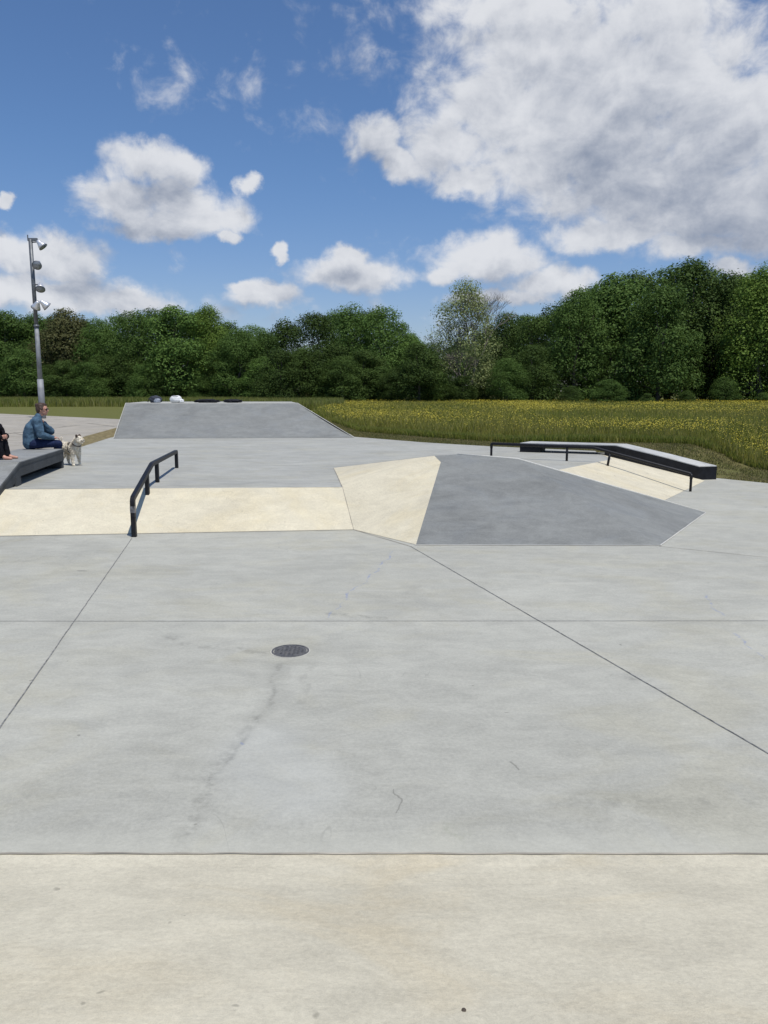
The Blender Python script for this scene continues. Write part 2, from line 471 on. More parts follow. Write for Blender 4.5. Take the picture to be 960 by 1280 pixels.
def strip(name, pts, w, mat, parent=None, lift=0.004, side=None, jit=0.0, seg=0.25):
    """flat ribbon along pts lying on the ground (or slope), width w"""
    P = []
    for a, b_ in zip(pts[:-1], pts[1:]):
        n = max(1, int((b_ - a).length / seg))
        for k in range(n): P.append(a + (b_ - a) * k / n)
    P.append(pts[-1]); v = []; f = []
    for i, p in enumerate(P):
        t_ = (P[min(i+1, len(P)-1)] - P[max(i-1, 0)]).normalized()
        s = side if side is not None else t_.cross(Vector((0, 0, 1))).normalized()
        j = (random.random() - .5) * jit
        ww = w * (1 + (random.random() - .5) * min(1, jit * 60))
        v.append(p + s * (ww / 2 + j) + Vector((0, 0, lift))); v.append(p - s * (ww / 2 - j) + Vector((0, 0, lift)))
    for i in range(len(P) - 1): f.append((2*i, 2*i+2, 2*i+3, 2*i+1))
    return poly_mesh(name, v, f, mat, parent)
strip('crease_line', [A_ + M2, A2 + M2, B_ + M2], 0.008, M['joint_pale'], pyr, lift=0.004, jit=0.003)
strip('crease_line', [A_ + M2, E_ + M2], 0.008, M['joint_pale'], pyr, lift=0.004, jit=0.003)
# pale rounded arris running down the right hip, and pale foot line
bm = bmesh.new(); sweep(bm, [R1 + up, R2 + up, G_ + up], 0.016, 8); from_bm('edge_trim', bm, M['edge'], pyr, True)
strip('foot_trim', [C_ + Vector((-.02, -.012, 0)), F_ + Vector((.02, -.012, 0))], 0.028, M['edge'], pyr, lift=0.006, jit=0.004)
strip('corner_trim', [F_ + Vector((.01, -.01, 0)), G_ + Vector((.01, -.01, 0))], 0.02, M['edge'], pyr, lift=0.006, jit=0.004)

# ------------------------------------------------------------------ far bank
q0 = at(142, 548, ZD + .004); q1 = at(443, 547, ZD + .004)
HT = 1.56
p0 = at(157, 504, HT); p1 = at(372, 504, HT)
p0.y = p1.y = (p0.y + p1.y) / 2
fb = empty('far_bank_ramp', (q0 + q1) / 2, 'tall dark grey concrete bank with a flat top at the back of the skatepark', 'ramp')
fn = 5; rowsf = []
for i in range(8):
    t_ = i / 7
    # slight transition at the foot
    zt = t_ ** 1.12
    a = q0.lerp(p0, t_); b_ = q1.lerp(p1, t_)
    rowsf.append([Vector((a.x + (b_.x - a.x) * k / 9, a.y + (b_.y - a.y) * k / 9, ZD + .004 + (HT - ZD) * zt)) for k in range(10)])
grid_surface('dark_face', rowsf, M['far_dark'], fb, smooth=True)
pb0 = p0 + Vector((-0.6, 4.0, 0)); pb1 = p1 + Vector((-0.7, 4.0, 0))
tri_surf('flat_top', [[p0, p1, pb1, pb0]], M['deck'], fb)
gz = Vector((0, 0, ZD - HT))
sr = Vector((2.1, 0, 0))
tri_surf('side_wall', [[q0, p0, p0 + gz + Vector((-.1, 0.0, 0))], [p0, pb0, pb0 + gz, p0 + gz + Vector((-.1, 0, 0))], [q1, p1, pb1, pb1 + gz + Vector((1.4, 0, -.1))], [pb0, pb1, pb1 + gz + Vector((1.4, 0, -.1)), pb0 + gz]], M['deck'], fb)
bm = bmesh.new(); sweep(bm, [q0, p0, p1, q1], 0.012, 8); from_bm('edge_trim', bm, M['edge'], fb, True)
strip('foot_trim', [q0, q1], 0.05, M['edge'], fb, lift=0.004, jit=0.004)

# ------------------------------------------------------------------ joints in the slabs
def joint(name, pts, w=0.011, mat=None, lift=0.004, jit=0.004):
    o = strip(name, pts, w, mat or M['joint'], lift=lift, jit=jit, seg=0.12); tag(o, kind='structure'); return o
a = at(0, 910, 0); b_ = at(165, 673, 0)
joint('concrete_joint', [a + (a - b_) * 0.9, b_], 0.009)
joint('concrete_joint', [at(-500, 777, 0), at(1500, 776, 0)], 0.007)
a = at(513, 683, 0); b_ = at(960, 942, 0)
joint('concrete_joint', [a, b_ + (b_ - a) * 0.3], 0.010)
joint('concrete_joint', [at(-300, 1067.5, 0.004), at(1300, 1067.5, 0.004)], 0.011, M['joint_pale'], jit=0.006)
joint('concrete_joint', [at(-200, 671, 0), at(0, 670.5, 0), at(443, 662.5, 0), at(513, 683, 0)], 0.014, M['joint_pale'], jit=0.004)
joint('concrete_joint', [at(824, 683, 0), at(960, 697, 0), at(1100, 712, 0)], 0.010, M['joint_pale'], jit=0.004)
joint('concrete_joint', [at(-40, 612, ZD), at(428, 609, ZD)], 0.02, M['edge'], jit=0.004, lift=0.007)
for pts in ([(0, 543), (30, 540), (60, 536), (100, 531)], [(18, 541), (35, 545)], [(110, 529), (143, 533)]):
    joint('concrete_joint', [at(x, y, ZD) for x, y in pts], 0.09, M['joint_pale'])

# leaf crumb and gravel bits on the near bank
def crumb(p, s, name, label):
    bm = bmesh.new(); bmesh.ops.create_icosphere(bm, subdivisions=2, radius=s)
    for v_ in bm.verts:
        v_.co *= 1 + 0.5 * mnoise.noise(v_.co * 60 + p); v_.co.z *= 0.4; v_.co += p
    o = from_bm(name, bm, simple(name + '_mat', (0.07, 0.055, 0.04), 0.9, var=0.4, scale=300)); tag(o, label, 'debris')
pc = None
for (px, py, s, nm, lb) in ((580, 1263, 0.0065, 'dirt_crumb', 'tiny brown crumb of dirt on the cream bank at the bottom of the photo'),):
    sl = (0.499 - 0.062) / (YB - 0.3 - 1.37)
    d = ray(px, py); n_ = Vector((0, sl, 1)).normalized()
    pp = at_plane(px, py, Vector((0, 1.37, 0.499)), n_)
    crumb(pp + Vector((0, 0, s * .3)), s, nm, lb)

# ------------------------------------------------------------------ drain cover
dc = at(363, 814, 0)
dr = empty('drain_cover', dc, 'round cast iron drain cover set in the grey floor', 'drain cover')
def disc(bm, c, r, z0, z1, seg=48):
    a = [bm.verts.new((c.x + r * math.cos(2*math.pi*i/seg), c.y + r * math.sin(2*math.pi*i/seg), z0)) for i in range(seg)]
    b2_ = [bm.verts.new((v_.co.x, v_.co.y, z1)) for v_ in a]
    bm.faces.new(b2_)
    for i in range(seg): bm.faces.new((a[i], a[(i+1) % seg], b2_[(i+1) % seg], b2_[i]))
bm = bmesh.new()
seg = 48
ra, rb_ = 0.146, 0.130
A1 = [bm.verts.new((dc.x + r * math.cos(2*math.pi*i/seg), dc.y + r * math.sin(2*math.pi*i/seg), z)) for r, z in ((ra, 0.001), (ra, 0.006), (rb_, 0.006), (rb_, 0.0012)) for i in range(seg)]
for k in range(3):
    for i in range(seg): bm.faces.new((A1[k*seg+i], A1[k*seg+(i+1) % seg], A1[(k+1)*seg+(i+1) % seg], A1[(k+1)*seg+i]))
from_bm('frame', bm, M['iron'], dr)
bm = bmesh.new(); disc(bm, dc, 0.126, 0.001, 0.005)
for i in range(-3, 4):
    for j in range(-3, 4):
        if math.hypot(i, j) * 0.032 < 0.11:
            disc(bm, dc + Vector((i * 0.032, j * 0.032, 0)), 0.009, 0.004, 0.009, 8)
from_bm('lid', bm, M['iron'], dr)
bm = bmesh.new(); disc(bm, dc, 0.153, 0.0005, 0.0025)
from_bm('mortar_ring', bm, M['edge'], dr)

# ------------------------------------------------------------------ rails
def curve_pts(pts, radius=0.10, n=4):
    out = [Vector(pts[0])]
    for a, b_, c in zip(pts[:-2], pts[1:-1], pts[2:]):
        a, b_, c = Vector(a), Vector(b_), Vector(c)
        d1 = (a - b_).normalized(); d2 = (c - b_).normalized()
        r_ = min(radius, (a - b_).length * .45, (c - b_).length * .45)
        s, e = b_ + d1 * r_, b_ + d2 * r_
        for k in range(n + 1):
            t_ = k / n; out.append(s * (1-t_)**2 + b_ * 2 * t_ * (1-t_) + e * t_**2)
    out.append(Vector(pts[-1])); return out

fb0 = at(168, 671, 0.0); pe = at(221, 585, ZD)
f_top = at_y(168, 621, fb0.y)
e_top = at_y(220, 562.5, pe.y)
k_y = at(204, 605, ZD).y - 0.25
tt = (k_y - fb0.y) / (pe.y - fb0.y)
kx = fb0.x + (pe.x - fb0.x) * tt
k_top = Vector((kx, k_y, e_top.z - 0.005))
rail = empty('grind_rail', fb0, 'black square tube rail kinked down the left cream bank', 'rail')
f_top2 = Vector((fb0.x, fb0.y, f_top.z - 0.03))
bm = bmesh.new(); sweep(bm, curve_pts([Vector((fb0.x, fb0.y, 0.27)), f_top2, k_top, e_top - Vector((0, 0, 0.03)), ], 0.07, 4), 0.03, square=True, fixed=Vector((1, 0, 0)))
from_bm('top_bar', bm, M['black_paint'], rail, bevel=0.006, seg=1)
def post(p, ztop, w=0.028, base=True, mat=M['black_paint'], par=rail, sq=True, lean=Vector((0,0,0))):
    bm = bmesh.new(); sweep(bm, [Vector(p) - Vector((0, 0, .03)), Vector((p.x, p.y, ztop)) + lean], w, 10, square=sq)
    return from_bm('post', bm, mat, par, not sq, bevel=0.004 if sq else 0, seg=1)
post(fb0, 0.275, 0.030)
for px, py, zz in ((191.5, 621.5, None), (204, 603, ZD), (221, 585, ZD)):
    if zz is None:
        # on the slope
        n_ = (tl - bl0).cross(br0 - bl0).normalized(); pp = at_plane(px, py, bl0, n_)
    else: pp = at(px, py, zz)
    t_ = (pp.y - fb0.y) / (pe.y - fb0.y); pp.x = fb0.x + (pe.x - fb0.x) * t_
    if pp.y < k_y: zt = f_top2.z + (k_top.z - f_top2.z) * (pp.y - fb0.y) / (k_y - fb0.y)
    else: zt = k_top.z
    post(pp, zt - 0.02)
bm = bmesh.new()
zc = f_top.z - 0.22
add_hexa(bm, [Vector((fb0.x + sx * .0325, fb0.y + sy * .0325, zc + z)) for z in (0, .09) for sx, sy in ((-1,-1),(1,-1),(1,1),(-1,1))])
from_bm('sticker', bm, M['rail_worn'], rail)
# small triangular gusset at the foot
bm = bmesh.new()

# right rail, round
r4 = at(866, 614.5, 0); r1 = at(614, 572.0, ZD)
rr = empty('grind_rail', r4, 'thin round black rail in front of the black ledge on the right', 'rail')
def on_line(px):
    # point of the rail's plan line seen at pixel column px
    lo, hi = 0.0, 1.0
    for _ in range(50):
        m_ = (lo + hi) / 2; p = r1.lerp(r4, m_)
        u_ = CX + F * p.x / (p.y * math.cos(PITCH) + (2 - 0.8) * math.sin(PITCH))
        if u_ < px: lo = m_
        else: hi = m_
    return r1.lerp(r4, lo)
def with_y(px, py):
    p = on_line(px); q_ = at_y(px, py, p.y); return Vector((p.x, p.y, q_.z))
T1 = with_y(614, 554.5); T3 = with_y(742, 559.5); T4 = with_y(866, 592.5)
T1.z = max(T1.z, ZD + 0.3)
bm = bmesh.new(); sweep(bm, curve_pts([T1 - Vector((0, 0, 0.10)), T1, T3, T4, T4 - Vector((0, 0, .10))], 0.05, 4), 0.031, 12)
from_bm('top_bar', bm, M['black_paint'], rr, True)
def slope_z(p):
    s = (p.x - TOPP.x) * NRM.x + (p.y - TOPP.y) * NRM.y
    return ZD * (1 - min(1, max(0, s / 1.75)))
for px in (614, 709, 763, 866):
    p = on_line(px); zt = None
    if px <= 742: zt = T1.z + (T3.z - T1.z) * (p - T1).xy.length / (T3 - T1).xy.length
    else: zt = T3.z + (T4.z - T3.z) * (p - T3).xy.length / (T4 - T3).xy.length
    zb = slope_z(p)
    p = Vector((p.x, p.y, zb))
    ln = Vector((0, 0, 0)) if px != 763 else Vector((0.05, 0, 0.0))
    if px == 763: p = p - Vector((0.05, 0, 0))
    post(p, zt, 0.026, par=rr, sq=False, lean=ln)

# ------------------------------------------------------------------ ledges
def extr(bm, fr, wdir, w, thick, inset=0.0, wl=None):
    """slab whose front top edge follows fr, going back by w along wdir, thick downwards (list or number)"""
    n = len(fr); rings = []
    for i, p in enumerate(fr):
        th = thick[i] if isinstance(thick, (list, tuple)) else thick
        if wl is not None: wdir, w = wl[i].normalized(), wl[i].length
        p = p + wdir * inset
        rings.append([bm.verts.new(q_) for q_ in (p, p + wdir * (w - 2 * inset), p + wdir * (w - 2 * inset) - Vector((0, 0, th)), p - Vector((0, 0, th)))])
    for a, b_ in zip(rings[:-1], rings[1:]):
        for j in range(4): bm.faces.new((a[j], a[(j+1) % 4], b_[(j+1) % 4], b_[j]))
    bm.faces.new(rings[0]); bm.faces.new(list(reversed(rings[-1])))

LZ = ZD + 0.37
L0 = at(79, 561, LZ); L1 = at(25, 577.5, LZ)
d01 = (L1 - L0).normalized()
bs = (deckL - bl0); slope = (deckL.z - 0) / (deckL.y - bl0.y)
L2 = Vector((L1.x + 0.05, L1.y - 2.0, LZ - 2.0 * slope * 0.98)); L3 = Vector((L2.x + .1, L2.y - 1.3, L2.z))
wd = Vector((-1, -0.02, 0)).normalized(); W = 0.86
led = empty('grind_ledge', Vector((L0.x, L0.y, ZD)), 'long charcoal grey ledge with low openings, two people sitting on it', 'ledge')
fr = [L0, L1, L2, L3]
TH = 0.20
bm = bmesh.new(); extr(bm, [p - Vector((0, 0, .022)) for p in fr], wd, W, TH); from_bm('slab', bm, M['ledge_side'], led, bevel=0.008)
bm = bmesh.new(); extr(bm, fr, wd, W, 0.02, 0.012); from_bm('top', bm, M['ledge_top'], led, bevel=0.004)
bm = bmesh.new(); extr(bm, [p + Vector((0.006, 0, -.012)) for p in fr], wd, 0.035, 0.05); from_bm('edge_angle', bm, M['rail_worn'] if False else M['ledge_side'], led, bevel=0.003)
def leg_at(p, length, zb, ztop):
    """block support under the ledge along its run"""
    bm = bmesh.new()
    dv = d01 * length
    c = [p, p + wd * W * .98, p + wd * W * .98 + dv, p + dv]
    add_hexa(bm, [Vector((q_.x, q_.y, zb)) for q_ in c] + [Vector((q_.x, q_.y, ztop)) for q_ in c])
    from_bm('leg', bm, M['ledge_side'], led, bevel=0.005)
leg_at(L0 + wd * .008 + d01 * .01, 0.14, ZD - .05, LZ - .2)
leg_at(L1 + wd * .008 - d01 * .02, 0.24, 0.35, LZ - .22)
leg_at(L2 + wd * .008 - d01 * .1, 0.3, -.05, L2.z - .2)
# added recessed backing under the slab, coloured black for the shade in the openings
bm = bmesh.new()
shade_core = [Vector((p.x, p.y, p.z - 0.20)) + wd * 0.30 for p in (L0 + d01 * .1, L1, L2, L3)]
extr(bm, shade_core, wd, 0.45, [0.25, 0.25, 0.4, 0.4]); from_bm('shade_core', bm, M['black_ledge'], led)

# right ledge
g_r = at(875, 600, 0.0); g_l = at(649, 565, ZD)
dl = (g_l - g_r); dl.z = 0; dn = dl.normalized()
wd2 = Vector((-dn.y, dn.x, 0)); 
if wd2.y < 0: wd2 = -wd2
def ledge_line(px):
    lo, hi = 0.0, 1.0
    for _ in range(50):
        m_ = (lo + hi) / 2; p = g_l.lerp(g_r, m_)
        u_ = CX + F * p.x / (p.y * math.cos(PITCH) + 1.2 * math.sin(PITCH))
        if u_ < px: lo = m_
        else: hi = m_
    return g_l.lerp(g_r, lo)
def ly(px, py):
    p = ledge_line(px); q_ = at_y(px, py, p.y); return Vector((p.x, p.y, q_.z))
P0 = ly(650, 553.5); P1 = ly(770, 556.5); P2 = ly(875, 582.5)
led2 = empty('grind_ledge', g_r, 'black kinked ledge with a pale top beside the meadow on the right', 'ledge')
W2 = 0.62
WL = [Vector((.40, .62, 0)), Vector((.42, .52, 0)), Vector((.46, .10, 0))]
dz2 = Vector((0, 0, .02)); Pm = P1.lerp(P2, .5) + Vector((0, 0, .01)); WM = (WL[1] + WL[2]) / 2
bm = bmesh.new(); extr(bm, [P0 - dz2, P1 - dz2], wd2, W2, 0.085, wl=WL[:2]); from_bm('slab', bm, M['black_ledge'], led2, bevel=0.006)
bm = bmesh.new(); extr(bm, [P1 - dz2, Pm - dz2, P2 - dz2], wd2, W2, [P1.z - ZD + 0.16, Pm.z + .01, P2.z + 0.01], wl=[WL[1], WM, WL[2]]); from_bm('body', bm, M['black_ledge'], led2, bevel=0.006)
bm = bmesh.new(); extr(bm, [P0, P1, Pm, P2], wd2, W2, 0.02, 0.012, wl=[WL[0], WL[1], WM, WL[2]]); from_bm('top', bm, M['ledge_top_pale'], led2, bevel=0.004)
for pa, ln in ((P0, 0.5), (P1 + dn * 0.25, 0.25)):
    bm = bmesh.new(); pb = pa - dn * ln
    c = [pa, pa + wd2 * W2 * .97, pb + wd2 * W2 * .97, pb]
    c = [x + wd2 * .01 for x in c]
    add_hexa(bm, [Vector((x.x, x.y, ZD - .05)) for x in c] + [Vector((x.x, x.y, P0.z - .09)) for x in c]); from_bm('leg', bm, M['black_ledge'], led2, bevel=0.004)

# ------------------------------------------------------------------ bags on the far bank
def cloth_mat(name, col, var=0.2, scale=20):
    m = simple(name, col, 0.85, var=var, scale=scale, bump=0.3, spec=0.2); return m
def lump(c, size, seed, rough=0.18, freq=6.0, sub=4, flat=True):
    bm = bmesh.new(); bmesh.ops.create_icosphere(bm, subdivisions=sub, radius=1)
    for v_ in bm.verts:
        n = v_.co.normalized()
        e = 2.6
        k = (abs(n.x)**e + abs(n.y)**e + abs(n.z)**e) ** (-1/e)
        k *= 1 + rough * mnoise.fractal(n * freq * .3 + Vector((seed, 0, 0)), 1.0, 2.0, 3)
        co = n * k
        v_.co = Vector((co.x * size[0], co.y * size[1], max(co.z, -0.93) * size[2])) + c + Vector((0, 0, size[2] * .93))
    return bm
def on_top(px, back=0.6):
    y = p0.y + back; q_ = at_y(px, 504, y); return Vector((q_.x, y, HT))
c = on_top(195)
bag = empty('backpack', c, 'dark grey backpack with pale trim lying on top of the far bank', 'bag')
from_bm('bag_body', lump(c, (0.21, 0.15, 0.13), 1), cloth_mat('charcoal_nylon', (0.05, 0.055, 0.07)), bag, True)
from_bm('pocket', lump(c + Vector((0.08, -0.13, 0)), (0.12, 0.05, 0.08), 3), cloth_mat('pale_nylon', (0.30, 0.33, 0.38)), bag, True)
bm = bmesh.new(); sweep(bm, [c + Vector((-.15, -.05, .2)), c + Vector((-.22, -.1, .14)), c + Vector((-.25, -.12, .03))], 0.02, 8); from_bm('strap', bm, cloth_mat('strap_nylon', (0.03, 0.03, 0.04)), bag, True)
c = on_top(220)
bag = empty('sports_bag', c, 'white rounded sports bag on top of the far bank', 'bag')
wm = cloth_mat('white_nylon', (0.74, 0.74, 0.72), 0.06)
from_bm('bag_body', lump(c, (0.20, 0.16, 0.135), 5, 0.10), wm, bag, True)
from_bm('end_pocket', lump(c + Vector((0.22, -0.06, 0)), (0.08, 0.08, 0.07), 6, 0.1), wm, bag, True)
bm = bmesh.new(); sweep(bm, [c + Vector((-.1, -.1, .24)), c + Vector((0, -.14, .25)), c + Vector((.12, -.1, .22))], 0.012, 8); from_bm('handle', bm, cloth_mat('grey_webbing', (0.35, 0.35, 0.35)), bag, True)
for px, sx, sd, lb in ((259, 0.42, 11, 'longer low black coat heaped on the far bank, right of the white bag'), (291, 0.30, 15, 'shorter black coat heaped on the far bank, farthest right of its objects')):
    c = on_top(px, 0.8)
    o = from_bm('folded_coat', lump(c, (sx, 0.2, 0.065), sd, 0.35, 12), cloth_mat('black_cloth', (0.02, 0.021, 0.026)), None, True)
    tag(o, lb, 'coat', 'coats on the far bank')

# ------------------------------------------------------------------ lamp mast
M['galv'] = simple('galvanised_steel', (0.24, 0.25, 0.26), 0.65, 0.1, var=0.2, scale=3)
M['galv_dark'] = simple('weathered_steel', (0.14, 0.15, 0.16), 0.5, 0.35, var=0.25, scale=4)
M['alu'] = simple('bright_aluminium', (0.72, 0.72, 0.72), 0.3, 0.5, var=0.08, scale=6)
M['glass'] = simple('lamp_glass', (0.25, 0.27, 0.29), 0.12, 0.2, var=0.1, scale=4)
YP = 42.0
base = at_y(53.5, 522, YP); base.z = ZD
ztop = at_y(37, 299, YP).z
mast = empty('floodlight_mast', base, 'tall grey steel floodlight mast behind the seated woman', 'lamp post')
def zpix(y): return at_y(45, y, YP).z
bm = bmesh.new(); sweep(bm, [base - Vector((0,0,.1)), Vector((base.x, YP, zpix(474))), ], [0.17, 0.155], 20); from_bm('pole_base', bm, M['galv'], mast, True)
bm = bmesh.new(); sweep(bm, [Vector((base.x, YP, zpix(474) - .05)), Vector((base.x, YP, zpix(408)))], [0.125, 0.105], 20); from_bm('pole', bm, M['galv'], mast, True)
bm = bmesh.new(); sweep(bm, [Vector((base.x, YP, zpix(408) - .05)), Vector((base.x, YP, ztop))], [0.10, 0.09], 16)
sweep(bm, [Vector((base.x - .10, YP + .04, zpix(405))), Vector((base.x - .10, YP + .04, ztop + .05))], 0.035, 8); from_bm('pole_top', bm, M['galv_dark'], mast, True)
bm = bmesh.new(); sweep(bm, [Vector((base.x, YP, zpix(409))), Vector((base.x, YP, zpix(409) + .12))], 0.14, 16); from_bm('collar', bm, M['galv_dark'], mast, True)
def flood(zc, dirv, dx):
    dirv = Vector(dirv).normalized(); c = Vector((base.x + dx, YP - 0.05, zc))
    bm = bmesh.new(); sweep(bm, [Vector((base.x, YP, zc + .08)), Vector((base.x + dx * .6, YP, zc + .10)), c + Vector((0, 0, 0.02))], 0.03, 8); ar = from_bm('lamp_arm', bm, M['galv_dark'], mast, True)
    bm = bmesh.new()
    pts = [c + dirv * d_ for d_ in (-0.22, -0.20, -0.12, -0.02, 0.10, 0.20)]
    sweep(bm, pts, [0.05, 0.09, 0.115, 0.15, 0.21, 0.24], 20)
    hd = from_bm('floodlight', bm, M['alu'], mast, True)
    bm = bmesh.new(); sweep(bm, [c + dirv * 0.19, c + dirv * 0.225], [0.245, 0.245], 20); from_bm('rim', bm, M['galv_dark'], hd, True)
    bm = bmesh.new(); sweep(bm, [c + dirv * 0.226, c + dirv * 0.23], [0.21, 0.21], 20); from_bm('lens', bm, M['glass'], hd, True)
flood(zpix(305), (0.62, 0.1, -0.75), 0.52)
flood(zpix(330), (0.10, -0.8, -0.45), 0.32)
flood(zpix(358), (0.15, -0.55, -0.75), 0.38)
flood(zpix(381), (-0.5, 0.35, -0.75), 0.12)
flood(zpix(380), (0.65, 0.5, -0.7), 0.5)
bm = bmesh.new(); sweep(bm, [Vector((base.x - .14, YP, ztop - .02)), Vector((base.x + .35, YP, ztop - .02))], 0.07, 8, square=True)
sweep(bm, [Vector((base.x - .14, YP, ztop)), Vector((base.x - .14, YP, ztop + .22))], 0.03, 8); from_bm('head_frame', bm, M['galv_dark'], mast)

# ------------------------------------------------------------------ people and dog
def skin_mesh(nodes, edges, root, sub=2, voxel=0.01, extra=None):
    """one continuous surface: tapered limbs along the joints, fused by a voxel remesh and smoothed"""
    bm = bmesh.new(); rad = {}
    for n, (co_, r_) in nodes.items():
        rad[n] = (sum(r_) / 2 if isinstance(r_, tuple) else r_)
        rad[n] = max(rad[n], voxel * 0.8)
        ball(bm, Vector(co_), (rad[n],) * 3, None, 2 if rad[n] < .03 else 3)
    for a, b_ in edges:
        pa, pb_ = Vector(nodes[a][0]), Vector(nodes[b_][0])
        if (pa - pb_).length > 1e-4: sweep(bm, [pa, pa.lerp(pb_, .5), pb_], [rad[a], (rad[a] + rad[b_]) / 2, rad[b_]], 16)
    if extra: extra(bm)
    bmesh.ops.recalc_face_normals(bm, faces=bm.faces)
    me = bpy.data.meshes.new('tmp'); bm.to_mesh(me); bm.free()
    ob = bpy.data.objects.new('tmp', me); COL.objects.link(ob)
    m = ob.modifiers.new('r', 'REMESH'); m.mode = 'VOXEL'; m.voxel_size = voxel; m.use_smooth_shade = True
    sm = ob.modifiers.new('sm', 'SMOOTH'); sm.iterations = 3; sm.factor = .5
    dg = bpy.context.evaluated_depsgraph_get(); dg.update()
    res = bpy.data.meshes.new_from_object(ob.evaluated_get(dg)); bpy.data.objects.remove(ob)
    for p in res.polygons: p.use_smooth = True
    return res

def ball(bm, c, r3, basis=None, sub=3):
    geom = bmesh.ops.create_icosphere(bm, subdivisions=sub, radius=1)['verts']
    for v_ in geom:
        q_ = Vector((v_.co.x * r3[0], v_.co.y * r3[1], v_.co.z * r3[2]))
        if basis is not None: q_ = basis @ q_
        v_.co = q_ + c

class Pose:
    def __init__(s, origin, f, scale=1.0):
        s.o = origin; s.f = Vector((f[0], f[1], 0)).normalized(); s.l = Vector((-s.f.y, s.f.x, 0)); s.k = scale
    def __call__(s, a, b_, c): return s.o + (s.f * a + s.l * b_ + Vector((0, 0, c))) * s.k
    def basis(s, tilt=0.0, yaw=0.0):
        m = Matrix((s.f, s.l, Vector((0, 0, 1)))).transposed()
        return m @ Matrix.Rotation(yaw, 3, 'Z') @ Matrix.Rotation(tilt, 3, 'Y')

def hand_nodes(nodes, edges, P, tag_, wrist, palm_dir, spread_dir, down, k=1.0):
    """palm and five curled fingers as chains of the body graph"""
    pd = Vector(palm_dir).normalized(); sd = Vector(spread_dir).normalized(); dn_ = Vector(down).normalized()
    w = Vector(wrist)
    palm = w + pd * .055 * k
    nodes[tag_ + 'palm'] = (palm, (0.030 * k, 0.017 * k)); edges.append((tag_ + 'wrist', tag_ + 'palm'))
    for i, (off, ln) in enumerate(((-.030, .062), (-.010, .072), (.010, .068), (.028, .052))):
        a = palm + pd * .03 * k + sd * off * k; b_ = a + (pd * .8 + dn_ * .35).normalized() * ln * .5 * k; c = b_ + (pd * .4 + dn_ * .8).normalized() * ln * .5 * k
        for j, q_ in enumerate((a, b_, c)): nodes[f'{tag_}f{i}{j}'] = (q_, 0.0085 * k - j * .0008)
        edges.extend([(tag_ + 'palm', f'{tag_}f{i}0'), (f'{tag_}f{i}0', f'{tag_}f{i}1'), (f'{tag_}f{i}1', f'{tag_}f{i}2')])
    a = w + pd * .025 * k - sd * .032 * k; b_ = a + (pd * .7 - sd * .6).normalized() * .032 * k; c = b_ + (pd * .9 + dn_ * .3).normalized() * .026 * k
    for j, q_ in enumerate((a, b_, c)): nodes[f'{tag_}t{j}'] = (q_, 0.010 * k - j * .001)
    edges.extend([(tag_ + 'palm', f'{tag_}t0'), (f'{tag_}t0', f'{tag_}t1'), (f'{tag_}t1', f'{tag_}t2')])

SK = simple('skin', (0.52, 0.27, 0.19), 0.5, var=0.06, scale=8)
HAIR = simple('brown_hair', (0.055, 0.030, 0.018), 0.6, var=0.35, scale=60)
DENIM = simple('blue_denim', (0.065, 0.115, 0.165), 0.85, var=0.3, scale=11, bump=0.3, spec=0.15)
NAVY = simple('navy_trousers', (0.014, 0.022, 0.060), 0.85, var=0.2, scale=30, bump=0.3, spec=0.15)
BLACKC = simple('black_clothing', (0.012, 0.012, 0.015), 0.9, var=0.2, scale=30, bump=0.3, spec=0.1)
LENS = simple('dark_lens', (0.02, 0.012, 0.012), 0.12, var=0.05)
SHOE = simple('white_shoe', (0.6, 0.6, 0.58), 0.6, var=0.08)

def head_extra(P, hc, tilt, yaw, k=1.0):
    B = P.basis(tilt, yaw)
    def ex(bm):
        ball(bm, hc + B @ Vector((0.0, 0, .012)) * k, (.093*k, .073*k, .105*k), B)          # skull
        ball(bm, hc + B @ Vector((.032, 0, -.045)) * k, (.060*k, .056*k, .062*k), B)        # jaw and cheeks
        ball(bm, hc + B @ Vector((.072, 0, -.082)) * k, (.022*k, .024*k, .018*k), B, 2)     # chin
        ball(bm, hc + B @ Vector((.098, 0, -.018)) * k, (.020*k, .013*k, .026*k), B, 2)     # nose
        ball(bm, hc + B @ Vector((.090, 0, .004)) * k, (.012*k, .010*k, .026*k), B, 2)
        ball(bm, hc + B @ Vector((.086, 0, -.053)) * k, (.012*k, .024*k, .008*k), B, 2)     # lips
        for s in (-1, 1):
            ball(bm, hc + B @ Vector((-.005, s*.075, -.012)) * k, (.018*k, .010*k, .030*k), B, 2)   # ears
            ball(bm, hc + B @ Vector((.072, s*.034, .018)) * k, (.018*k, .022*k, .010*k), B, 2)     # brow
    return ex, B

